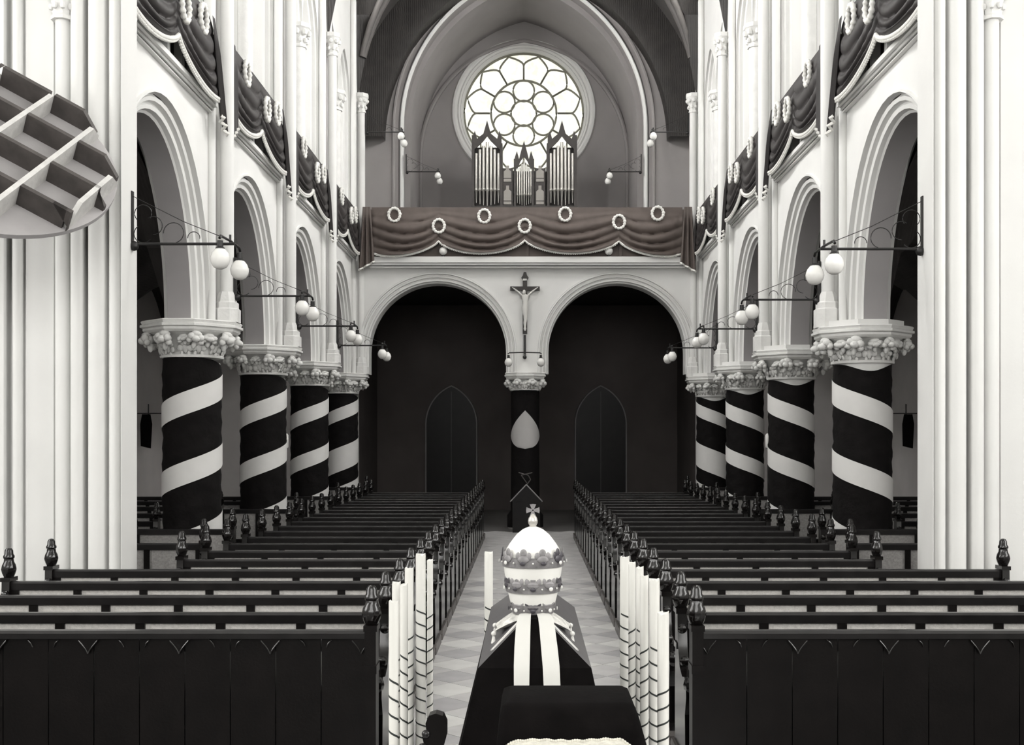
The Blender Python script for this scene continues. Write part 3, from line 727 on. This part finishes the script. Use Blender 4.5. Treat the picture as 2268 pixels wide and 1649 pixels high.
# ------------------------------------------------------------------ crucifix on the west wall
cfx = thing('crucifix', 'dark wooden crucifix with a pale figure hung between the two west arches', 'crucifix', (-.055, YF - .06, 4.63))
x0 = -.055; yb = YF - .05
MB().box(x0 - .055, x0 + .055, yb - .05, yb, 4.72, 6.02).prism([(x0 - .05, 6.02), (x0 + .05, 6.02), (x0 + .09, 6.08), (x0 + .05, 6.14), (x0 + .03, 6.22), (x0 - .03, 6.22), (x0 - .05, 6.14), (x0 - .09, 6.08)], yb - .05, yb, 'y').build('upright', 'cross', cfx, 0)
MB().box(x0 - .36, x0 + .36, yb - .045, yb - .005, 5.77, 5.87).build('crossbeam', 'cross', cfx, 0)
MB().box(x0 - .05, x0 + .05, yb - .065, yb - .05, 6.01, 6.055).build('title_plate', 'corpus', cfx, 0)
cfg = MB()
yc = yb - .09
cfg.ball((x0 - .02, yc - .02, 5.72), .05, 10, 8, (.85, .9, 1.2))
cfg.loft([[(x0 + dx + rx * math.cos(2 * PI * k / 10), yc + ry * math.sin(2 * PI * k / 10), z) for k in range(10)] for z, rx, ry, dx in
          ((5.68, .03, .03, -.01), (5.65, .075, .04, 0), (5.60, .085, .045, 0), (5.50, .06, .04, .01), (5.43, .06, .04, .01), (5.36, .075, .05, 0), (5.28, .07, .045, 0), (5.15, .05, .04, .012), (5.05, .042, .036, .01), (4.98, .038, .035, 0), (4.88, .025, .03, 0), (4.84, .035, .045, 0), (4.79, .02, .04, 0))])
for s_ in (-1, 1):
    cfg.tube([(x0 + s_ * .06, yc, 5.63), (x0 + s_ * .17, yc + .01, 5.74), (x0 + s_ * .29, yc + .03, 5.83)], [.028, .022, .014], 8)
    cfg.ball((x0 + s_ * .305, yc + .03, 5.84), .018, 6, 4)
cfg.build('pale_figure', 'corpus', cfx, 60)

# ------------------------------------------------------------------ sounding board of the pulpit, seen from behind
U = Vector((.19071833, .79338828, .57806709)); V = Vector((-.87276101, -.13251329, .46981746)); Nn = Vector((.44934924, -.59411722, .66716564))
SBc = Vector((-4.753, 10.2, 4.72)); SR, SH = 1.157, .20
sb = thing('sounding_board', 'round tilted pulpit sounding board with crossing ribs on its back, upper left', 'sounding board', SBc)
def sp(u, v, w): return tuple(SBc + U * u + V * v + Nn * w)
mb = MB()
mb.loft([[sp(r * math.cos(2 * PI * k / 72), r * math.sin(2 * PI * k / 72), w) for k in range(72)] for r, w in ((SR - .03, -.06), (SR, -.04), (SR, 0), (SR - .02, .004))])
mb.build('round_board', 'boardlight', sb, 30)
def rib(pos, along, half, name, m, lo=None, hi=None, t=.022):
    lo = -half if lo is None else lo; hi = half if hi is None else hi
    ch = .16
    pl = [(lo, 0), (hi, 0), (hi, .05), (hi - (ch if hi == half else 0), SH), (lo + (ch if lo == -half else 0), SH), (lo, .05)]
    f = (lambda a, w, s_: sp(a, pos + s_, w)) if along == 'u' else (lambda a, w, s_: sp(pos + s_, a, w))
    r = MB(); n = len(pl)
    r.add([f(a, w, -t) for a, w in pl] + [f(a, w, t) for a, w in pl], [tuple(range(n)), tuple(range(n, 2 * n))] + [(i, (i + 1) % n, n + (i + 1) % n, n + i) for i in range(n)])
    r.build(name, m, sb, 0)
AV = [-1.04, -.58, -.09, .42, .90]; BU = [1.0, .52, .04, -.45, -.93]
for v in AV:
    h = math.sqrt(max(.02, (SR - .03) ** 2 - v * v)); rib(v, 'u', h, 'long_rib', 'boardrib')
for u in BU:
    h = math.sqrt(max(.02, (SR - .01) ** 2 - u * u))
    cuts = [-h] + [v for v in AV if -h < v < h] + [h]
    for a, b in zip(cuts[:-1], cuts[1:]):
        lo = a if a == -h else a + .022; hi = b if b == h else b - .022
        rib(u, 'v', h, 'cross_rib', 'boarddark', lo, hi)
MB().tube([sp(0, .55, -.05), (-5.25, 11.0, 4.6), (-5.25, 11.4, 4.5)], .04, 10).build('iron_stay', 'iron', sb, 50)

# ------------------------------------------------------------------ pews
def pew_parts(w, npan, cane='cane'):
    """pew of width w with its aisle end at x = 0, spreading to +x, facing -y"""
    P = {}
    P['rail'] = MB().prism([(-.03, .928), (.03, .928), (.035, .985), (.02, 1.0), (-.03, 1.0), (-.04, .985)], .03, w - .03, 'x').mesh('top_rail', 'pewrail', 30)
    pw = (w - .06) / npan
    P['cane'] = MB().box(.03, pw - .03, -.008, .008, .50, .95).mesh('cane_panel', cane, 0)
    P['stile'] = MB().box(-.032, .032, -.028, .025, .42, .95).mesh('stile', 'pew', 0)
    P['pw'] = pw
    P['seat'] = MB().prism([(-.46, .42), (.0, .40), (.0, .44), (-.44, .46), (-.47, .445)], .03, w - .03, 'x').mesh('seat', 'pew', 30)
    P['apron'] = MB().box(.03, w - .03, -.42, -.39, .06, .41).box(.03, w - .03, .0, .02, .1, .5).mesh('apron', 'pew', 0)
    return P
def end_mesh():
    pl = [(-.52, .10), (-.46, .14), (-.44, .40), (-.50, .52), (-.49, .60), (-.42, .64), (-.30, .62), (-.18, .66), (-.10, .78), (-.07, .92), (-.065, 1.03), (.065, 1.03), (.06, .7), (.075, .4), (.07, .14), (.13, .10)]
    return MB().prism(pl, -.032, .032, 'x').ball((0, -.47, .60), .058, 8, 6, (.8, 1, 1)).ball((0, -.20, .70), .035, 8, 6).ball((0, -.085, .90), .032, 8, 6).box(-.042, .042, -.075, .075, 1.0, 1.035).box(-.04, .04, -.07, .07, .76, .80).mesh('pew_end', 'pewgloss', 30)
def post_mesh():
    return MB().box(-.035, .035, -.07, .07, .0, 1.03).box(-.042, .042, -.075, .075, 1.0, 1.035).box(-.04, .04, -.078, .078, .74, .79).mesh('pew_end', 'pew', 30)
ENDM = end_mesh(); POSTM = post_mesh()
PLM = MB().prism([(-.56, 0), (.17, 0), (.17, .07), (.12, .11), (-.50, .11), (-.56, .07)], -.05, .05, 'x').mesh('plinth', 'pewfoot', 0)
FINM = MB().lathe([(.035, 1.03), (.045, 1.045), (.055, 1.07), (.062, 1.10), (.055, 1.135), (.042, 1.16), (.038, 1.185), (.046, 1.195), (.046, 1.21), (.036, 1.225), (.034, 1.255), (.022, 1.275), (.004, 1.28)], seg=10).mesh('finial', 'pewgloss', 35)
XA = {-1: .97, 1: 1.055}
PARTS = {}
def make_pew(sg, y, xa, xo, npan, label, group, name='pew', cane='cane'):
    w = xo - xa; key = (round(w, 3), npan)
    if key not in PARTS: PARTS[key] = pew_parts(w, npan, cane)
    P = PARTS[key]
    r = thing(name, label, name, (sg * xa, y, 0), group)
    m = 1 if sg > 0 else -1
    off = 0 if sg > 0 else -w
    inst('top_rail', P['rail'], r, (off, 0, 0)); inst('seat', P['seat'], r, (off, 0, 0)); inst('apron', P['apron'], r, (off, 0, 0))
    for k in range(npan): inst('cane_panel', P['cane'], r, (off + .03 + k * P['pw'], 0, 0))
    for k in range(npan + 1): inst('stile', P['stile'], r, (off + .03 + min(max(k * P['pw'], .03), w - .09), 0, 0))
    for x in (0, m * w):
        e = inst('pew_end', ENDM, r, (x, 0, 0)); inst('finial', FINM, e); inst('plinth', PLM, e)
    return r
ROWY = [8.06 + .874 * n for n in range(21)]
for sg in (-1, 1):
    for n, y in enumerate(ROWY):
        wide = n < 4
        xo = 4.33 if wide else (3.40 if sg < 0 else 3.44)
        make_pew(sg, y, XA[sg], xo, 6 if wide else 4, '%s dark cane-backed pew from the front, %s of the aisle' % (ORD[n], SIDE[sg]), 'nave pews')
    for q, n in enumerate((8, 10, 12, 14, 16, 18)):
        make_pew(sg, ROWY[n], 5.30, 8.35, 5, 'dark pew in the %s side aisle, %s of six from the front' % (SIDE[sg], ORD[q]), 'aisle pews', 'pew', 'caneshade')
    make_pew(sg, 13.3, 3.66, 4.95, 2, 'short cane-backed bench under the first arch between the piers on the %s' % SIDE[sg], 'short benches', 'bench', 'caneshade')
    for i in range(1, 5):
        make_pew(sg, PY[i] - .50, 3.86, 5.16, 2, 'short dark bench standing against the %s pillar on the %s' % (('nearest', 'second', 'third', 'farthest')[i - 1], SIDE[sg]), 'benches against the pillars', 'bench', 'caneshade')
    # front screen
    xa, xo = XA[sg], 4.36
    w = xo - xa; y = 7.32
    r = thing('pew_front_screen', 'dark panelled front screen with carved pointed arches before the %s pews' % SIDE[sg], 'pew front', (sg * xa, y, 0), 'pew front screens')
    m = sg
    def sx(a): return sg * (xa + a)
    MB().prism([(y - .04, .95), (y + .04, .95), (y + .04, .99), (y + .025, 1.0), (y - .03, 1.0), (y - .05, .985)], min(sx(.03), sx(w)), max(sx(.03), sx(w)), 'x').build('top_rail', 'pewrail', r, 30)
    pit = .566; np_ = 6
    for k in range(np_):
        a0, a1 = .03 + k * pit, min(.03 + (k + 1) * pit, w)
        for h in range(2):
            b0 = a0 + (a1 - a0) * h / 2 + .003; b1 = a0 + (a1 - a0) * (h + 1) / 2 - .003
            MB().box(min(sx(b0), sx(b1)), max(sx(b0), sx(b1)), y - .01, y + .02, .05, .95).build('panel_board', 'pew', r, 0)
        # carved spandrel between two arch heads: a downward point
        mid = a0 + .03
        sd = []
        for t in range(7): q_ = t / 6; sd.append((-.075 * (1 - q_) ** 1.35, .955 - .10 * q_))
        pl = sd + [(-a, z) for a, z in sd[::-1]][1:]
        MB().prism([(sx(max(.03, mid + a)), z) for a, z in pl], y - .03, y - .01, 'y').build('carved_spandrel', 'pew', r, 0)
        for s_ in (-1, 1):
            MB().tube([(sx(max(.03, mid + s_ * a)), y - .03, z) for a, z in sd[1:]], .0045, 6).build('spandrel_moulding', 'pewgloss', r, 50)
            MB().tube([(sx(a0 + pit / 2 + .03 + s_ * .10), y - .018, .945), (sx(a0 + pit / 2 + .03 + s_ * .075), y - .022, .92), (sx(a0 + pit / 2 + .03 + s_ * .065), y - .018, .895)], .004, 6).build('carved_cusp', 'pewgloss', r, 50)
    MB().box(min(sx(.03), sx(w)), max(sx(.03), sx(w)), y - .04, y + .03, 0, .12).build('plinth', 'pew', r, 0)
    MB().box(min(sx(.03), sx(w)), max(sx(.03), sx(w)), y + .03, y + .26, .86, .89).build('book_ledge', 'pew', r, 0)
    for a in (0, w):
        e = inst('pew_end', POSTM, r, (sg * a, 0, 0)); inst('finial', FINM, e)

# ------------------------------------------------------------------ catafalque with tiara
CX = .037
cat = thing('catafalque', 'black draped catafalque with hipped top and grey satin slopes in the centre aisle', 'catafalque', (CX, 6.7, 0))
yf, yb2, ze, zr = 5.70, 7.75, 1.08, 1.275
he, hr = .275, .05
F0, F1 = [(CX - he, yf, ze), (CX + he, yf, ze), (CX + he, yb2, ze), (CX - he, yb2, ze)], None
top = [(CX - hr, yf + .27, zr), (CX + hr, yf + .27, zr), (CX + hr, yb2 - .27, zr), (CX - hr, yb2 - .27, zr)]
base = [(CX - .52, yf - .26, .0), (CX + .50, yf - .26, .0), (CX + .50, yb2 + .2, .0), (CX - .52, yb2 + .2, .0)]
def skirt(u, v):
    n = 4; t = u * 4; k = int(min(t, 3.9999)); f = t - k
    a = Vector(F0[k]).lerp(Vector(F0[(k + 1) % 4]), f); b = Vector(base[k]).lerp(Vector(base[(k + 1) % 4]), f)
    p = a.lerp(b, v); e = math.sin(PI * f)
    d = (p - Vector((CX, 6.7, p.z))).normalized()
    p += d * .02 * v * e * math.sin(f * 30 + k)
    return tuple(p)
MB().grid(skirt, 96, 10).build('black_skirt', 'velvet', cat, 60)
MB().add([F0[0], F0[1], top[1], top[0]], [(0, 1, 2, 3)]).build('front_hip', 'velvet', cat, 0)
MB().add([F0[2], F0[3], top[3], top[2]], [(0, 1, 2, 3)]).build('rear_hip', 'velvet', cat, 0)
for s_, q in ((-1, (0, 3)), (1, (1, 2))):
    MB().add([F0[q[0]], F0[q[1]], top[q[1]], top[q[0]]], [(0, 1, 2, 3)]).build('grey_slope', 'pallgrey', cat, 0)
    e0, e1, t0, t1 = map(Vector, (F0[q[0]], F0[q[1]], top[q[0]], top[q[1]]))
    nrm = (e1 - e0).cross(t0 - e0).normalized(); nrm = nrm if nrm.z > 0 else -nrm
    st = [t0.lerp(e0, .02) + (e1 - e0) * .02, t0.lerp(e0, .70) + (e1 - e0) * .035, t0.lerp(e0, .74) + (e1 - e0) * .048, t0.lerp(e0, .02) + (e1 - e0) * .055]
    MB().loft([[tuple(p + nrm * .002) for p in st], [tuple(p + nrm * .008) for p in st]]).build('white_stripe', 'white', cat, 0)
MB().add(top, [(0, 1, 2, 3)]).build('ridge', 'velvet', cat, 0)
# cushion
TX, TY = .03, 6.22
cu = thing('cushion', 'pale brocade cushion under the tiara', 'cushion', (TX, TY, zr))
def cush(u, v, side=1):
    x = (u * 2 - 1); y = (v * 2 - 1)
    e = (1 - x ** 4) * (1 - y ** 4)
    return (TX + .205 * x * (1 - .07 * (1 - abs(y))), TY + .03 + .135 * y * (1 - .07 * (1 - abs(x))), zr - .012 - .075 * abs(x) ** 1.6 + side * .03 * e)
MB().grid(lambda u, v: cush(u, v, 1), 20, 16).grid(lambda u, v: cush(u, v, -1), 20, 16).build('cushion_cover', 'cushion', cu, 60)
tz_ = MB()
for sx_ in (0, 1):
    for sy_ in (0, 1):
        p = cush(sx_, sy_); tz_.ball((p[0], p[1], p[2] - .01), .014, 8, 5).lathe([(.006, -.02), (.014, -.06)], (p[0], p[1], p[2]), 8)
tz_.build('corner_tassel', 'cord', cu, 50)
# tiara
TZ = 1.272
ti = thing('papal_tiara', 'white triple-crowned papal tiara with orb and cross on the catafalque', 'tiara', (TX, TY, TZ))
MB().lathe([(.098, 0), (.106, .02), (.120, .06), (.133, .112), (.143, .17), (.150, .21), (.155, .25), (.156, .29), (.146, .325), (.137, .345), (.122, .368), (.106, .39), (.085, .416), (.053, .442), (.022, .455), (.003, .458)], (TX, TY, TZ), 36).build('silk_body', 'tiara', ti, 60)
def fleur():
    m_ = MB()
    m_.ball((0, 0, .045), .014, 8, 6, (1, .4, 1.2)).ball((-.022, 0, .033), .011, 8, 6, (.9, .4, 1.4)).ball((.022, 0, .033), .011, 8, 6, (.9, .4, 1.4)).ball((0, 0, .018), .022, 10, 6, (1.1, .35, .75))
    return m_
FLL, FLD = fleur().mesh('fleuron', 'crown', 60), fleur().mesh('fleuron', 'crown_dark', 60)
JW, JD = MB().ball((0, -.008, 0), .011, 10, 6, (1.15, .6, .85)).mesh('jewel', 'jewel', 60), MB().ball((0, -.008, 0), .012, 10, 6, (1.2, .6, .8)).mesh('jewel', 'crown_dark', 60)
PEARL = MB().ball((0, -.004, 0), .0055, 6, 4).mesh('pearl', 'jewel', 60)
for q, (r0, r1, z0, hgt, n) in enumerate(((.104, .118, .0, .05, 8), (.139, .147, .115, .05, 10), (.159, .163, .25, .052, 10))):
    cr = MB().lathe([(r0, z0), (r0 + .004, z0), (r0 + .006, z0 + .008), (r1 + .003, z0 + hgt - .008), (r1 + .005, z0 + hgt), (r1, z0 + hgt)], (TX, TY, TZ), 36).build('crown_band', 'crown', ti, 40)
    for k in range(n):
        a = -PI / 2 + 2 * PI * (k + (.5 if q == 2 else 0)) / n
        rr = (r0 + r1) / 2 + .006
        o = inst('fleuron', FLD if (k + q) % 3 == 0 else FLL, cr, (rr * math.cos(a), rr * math.sin(a), z0 + hgt * .45), (-.12, 0, a + PI / 2), (1.35, .7, 1.25))
        inst('jewel', JD if k % 3 == 0 else JW, cr, ((rr + .006) * math.cos(a), (rr + .006) * math.sin(a), z0 + hgt * .5), (0, 0, a + PI / 2), (1.1, .6, 1.15))
        a += PI / n
        inst('pearl', PEARL, cr, (rr * math.cos(a), rr * math.sin(a), z0 + hgt * .5), (0, 0, a + PI / 2))
MB().lathe([(.014, .452), (.018, .460), (.025, .474), (.026, .487), (.022, .502), (.014, .514), (.009, .522), (.004, .526)], (TX, TY, TZ), 16).build('orb', 'pipe', ti, 60)
cz = TZ + .542
crs = MB()
for k in range(4):
    a = k * PI / 2
    pl = [(.004, -.005), (.034, -.017), (.036, 0), (.034, .017), (.004, .005)]
    crs.prism([(TX + p * math.cos(a) - q_ * math.sin(a), cz + (p * math.sin(a) + q_ * math.cos(a)) * .92) for p, q_ in pl], TY - .006, TY + .006, 'y')
crs.build('cross', 'crown', ti, 0)
for s_, x0, x1, x2 in ((-1, -.100, 0, -.028), (1, .045, 0, .125)):
    # lappets fall over the front hip and hang below the eave
    path = [(TY - .09, TZ + .010, 0), (TY - .17, TZ + .016, .12), (yf + .26, zr + .010, .25), (yf + .20, zr - .030, .4), (yf + .10, ze + .088, .6), (yf - .008, ze + .012, .8), (yf - .028, ze - .06, .9), (yf - .045, ze - .125, 1)]
    rings = []
    for y, z, t in path:
        xa_, xb_ = (x0 + .030 * (1 - t) - .05 * t * (1 - t), x2 + .012 * (1 - t)) if s_ < 0 else (x0 - .035 * (1 - t), x2 - .05 * (1 - t) + .03 * t * (1 - t))
        rings.append([(CX + xa_, y, z), (CX + (xa_ + xb_) / 2, y - .004, z + .003), (CX + xb_, y, z), (CX + xb_, y + .004, z - .004), (CX + xa_, y + .004, z - .004)])
    MB().loft(rings).build('lappet', 'lappet', ti, 60)

# ------------------------------------------------------------------ tall candles
def candle_parts(seed, ztop=1.40, zr_=1.03, pitch=.085, hand=1):
    rnd = random.Random(seed); n = 16
    rings = []
    for z in (0.03, .4, .9, ztop):
        rings.append([(math.cos(2 * PI * k / n), math.sin(2 * PI * k / n), z + (rnd.uniform(-.012, .012) if z == ztop else 0)) for k in range(n)])
    b = MB().loft(rings)
    s = MB(); steps = int((zr_ - .06) / pitch * 20)
    a_, bb = [], []
    for k in range(steps + 1):
        z = .05 + pitch * k / 20; a = hand * 2 * PI * k / 20
        a_.append((1.04 * math.cos(a), 1.04 * math.sin(a), z)); bb.append((1.04 * math.cos(a), 1.04 * math.sin(a), z + .011))
    o = len(s.v); s.add(a_ + bb, [(k, k + 1, steps + 1 + k + 1, steps + 1 + k) for k in range(steps)])
    return b.mesh('wax', 'wax', 50), s.mesh('spiral_ribbon', 'ribbon', 60)
CP = {h: [candle_parts(k, hand=h) for k in range(3)] for h in (-1, 1)}
CNDM = MB().lathe([(1.9, 0), (1.9, .012), (1.3, .02), (1.25, .06), (1.1, .06)], seg=16).mesh('holder', 'iron', 40)
CAND = [(-.652, 5.73, .024, 'left', 'nearest'), (-.720, 6.46, .024, 'left', 'second nearest'), (-.668, 6.36, .022, 'left', 'third nearest'), (-.722, 7.18, .027, 'left', 'fourth nearest'), (-.728, 8.02, .034, 'left', 'tallest-looking'), (-.700, 8.45, .022, 'left', 'thin rearmost'),
        (.652, 7.85, .032, 'right', 'tallest-looking'), (.668, 7.48, .023, 'right', 'fifth nearest'), (.690, 7.20, .024, 'right', 'fourth nearest'), (.676, 6.78, .025, 'right', 'third nearest'), (.715, 6.60, .030, 'right', 'second nearest'), (.695, 6.0, .030, 'right', 'nearest')]
for k, (x, y, r_, sd, nm) in enumerate(CAND):
    c = thing('tall_candle', 'tall white candle with dark spiral ribbon, %s of the group %s of the catafalque' % (nm, sd), 'candle', (x, y, 0), 'candles lining the aisle')
    c.scale = (r_, r_, 1.0 if k != 5 else .94)
    if k == 11: c.scale = (r_, r_, .93)
    h = -1 if k % 2 == 0 else 1
    b, s = CP[h][k % 3]
    inst('wax', b, c); inst('spiral_ribbon', s, c); inst('holder', CNDM, c, (0, 0, 0), (0, 0, 0), (.8, .8, 1))
c = thing('tall_candle', 'single tall white candle standing alone behind the left corner of the catafalque', 'candle', (-.268, 8.16, 0), 'candles lining the aisle')
c.scale = (.030, .030, 1.0)
b, s = CP[-1][1]; inst('wax', b, c); inst('spiral_ribbon', s, c); inst('holder', CNDM, c, (0, 0, 0), (0, 0, 0), (.8, .8, 1))

# ------------------------------------------------------------------ prie-dieu in front, with lace cloth
pd = thing('prie_dieu', 'black velvet covered prie-dieu standing in front of the catafalque', 'prie-dieu', (.15, 4.4, 0))
def rr_ring(x0, x1, y0, y1, z, r, n=5):
    pts = []
    for cx_, cy_, a0 in ((x1 - r, y0 + r, -PI / 2), (x1 - r, y1 - r, 0), (x0 + r, y1 - r, PI / 2), (x0 + r, y0 + r, PI)):
        pts += [(cx_ + r * math.cos(a0 + PI / 2 * k / n), cy_ + r * math.sin(a0 + PI / 2 * k / n), z) for k in range(n + 1)]
    return pts
MB().loft([rr_ring(-.17, .50, 4.10, 4.72, 0, .03), rr_ring(-.145, .47, 4.16, 4.70, .6, .03), rr_ring(-.112, .435, 4.24, 4.68, 1.08, .03), rr_ring(-.100, .408, 4.28, 4.66, 1.18, .03), rr_ring(-.092, .395, 4.30, 4.65, 1.212, .03), rr_ring(-.07, .375, 4.33, 4.62, 1.224, .02)]).build('velvet_cover', 'velvet', pd, 50)
MB().loft([rr_ring(-.16, .49, 3.92, 4.16, 0, .02), rr_ring(-.13, .46, 3.95, 4.18, 1.04, .02)]).build('front_ledge', 'velvet', pd, 40)
lc = thing('lace_cloth', 'ivory lace-edged cloth laid over the front of the prie-dieu', 'cloth', (.15, 4.0, 1.1))
def lace(u, v):
    x = -.10 + .50 * u
    hump = 1.096 + .02 * math.sin(PI * u * .9) + .006 * math.sin(u * 9) - .05 * max(0, (u - .85) / .15) ** 2 - .03 * max(0, (.08 - u) / .08)
    if v < .4: return (x, 4.20 - .4 * v, hump + .002 * math.sin(60 * u) * (1 - v))
    return (x, 4.04 - .12 * min(1, (v - .4) / .1) - .01 * math.sin(40 * u) * v, hump - max(0, v - .5) * .9)
MB().grid(lace, 80, 20).build('cloth_sheet', 'lace', lc, 60)
tr = MB()
for k in range(60):
    p = lace(k / 59, 0); tr.ball((p[0], p[1] + .004, p[2] + .002), .007, 5, 4)
tr.build('scalloped_edge', 'lace', lc, 60)
# carved bench end at the lower left of the catafalque
be = thing('carved_bench_end', 'dark carved bench end with a curled top beside the left candles', 'bench end', (-.43, 5.3, 0))
pl = [(-.50, 0), (-.38, 0), (-.385, .5), (-.40, .68), (-.385, .78), (-.362, .86), (-.362, .92), (-.378, .955), (-.41, .965), (-.44, .955), (-.455, .92), (-.45, .88), (-.47, .86), (-.46, .82), (-.485, .80), (-.475, .74), (-.495, .70), (-.485, .5)]
MB().prism(pl, 5.25, 5.33, 'y').build('carved_board', 'pew', be, 30)
for x, z in ((-.452, .875), (-.468, .815), (-.482, .755), (-.49, .69)): MB().ball((x, 5.245, z), .02, 8, 6).build('carved_boss', 'pewrail', be, 60)

# ------------------------------------------------------------------ small things
for sg in (-1, 1):
    s = SIDE[sg]
    b = thing('hanging_banner', 'narrow dark banner hanging from a rod on the %s aisle wall' % s, 'banner', (sg * 8.6, 26.5, 1.95), 'aisle banners')
    MB().prism([(sg * 8.6 - .12, 2.0), (sg * 8.6 + .10, 1.95), (sg * 8.6 + .13, 2.5), (sg * 8.6 + .09, 2.72), (sg * 8.6 - .09, 2.72), (sg * 8.6 - .13, 2.5)], 26.48, 26.52, 'y').build('banner_cloth', 'velvet', b, 0)
    MB().tube([(sg * 8.8, 26.5, 2.74), (sg * 8.2, 26.5, 2.74)], .012, 6).tube([(sg * 8.55, 26.5, 2.72), (sg * 8.55, 26.5, 2.95)], .015, 6).build('rod', 'iron', b, 40)
    px = 633 if sg < 0 else 1701
    xl = (px - 1167.7) * 22.2 / FPX
    l = thing('pole_lantern', 'small white lantern on a dark pole beyond the second %s pillar' % s, 'lantern', (xl, 22.2, 0), 'pole lanterns')
    MB().lathe([(.10, 0), (.10, .02), (.015, .05), (.013, 1.98), (.04, 2.0)], (xl, 22.2, 0), 8).build('pole', 'iron', l, 40)
    MB().lathe([(.04, 2.0), (.052, 2.02), (.052, 2.24), (.03, 2.27)], (xl, 22.2, 0), 10).build('white_lantern', 'globe', l, 40)
ft = thing('font_cover', 'dark gabled font cover topped by crossed rods before the middle west pillar', 'font cover', (-.03, 27.4, 0))
MB().prism([(-.38, .72), (.34, .72), (-.02, 1.10)], 27.1, 27.7, 'y').build('gabled_lid', 'pew', ft, 0)
MB().box(-.34, .30, 27.14, 27.66, 0, .72).build('font_body', 'pew', ft, 0)
for (x0, z0, x1, z1) in ((-.2, 1.38, .02, 1.32), (.12, 1.38, -.14, 1.32), (-.14, 1.32, .0, 1.12), (.02, 1.32, .08, 1.22), (.08, 1.22, -.02, 1.08)):
    MB().tube([(x0, 27.3, z0), (x1, 27.3, z1)], .012, 5).build('crossed_rod', 'rib', ft, 40)
for s_ in (-1, 1):
    MB().tube([(-.02, 27.09, 1.11), (-.02 + s_ * .37, 27.09, .72)], .014, 5).build('lid_edge', 'soffit', ft, 40)
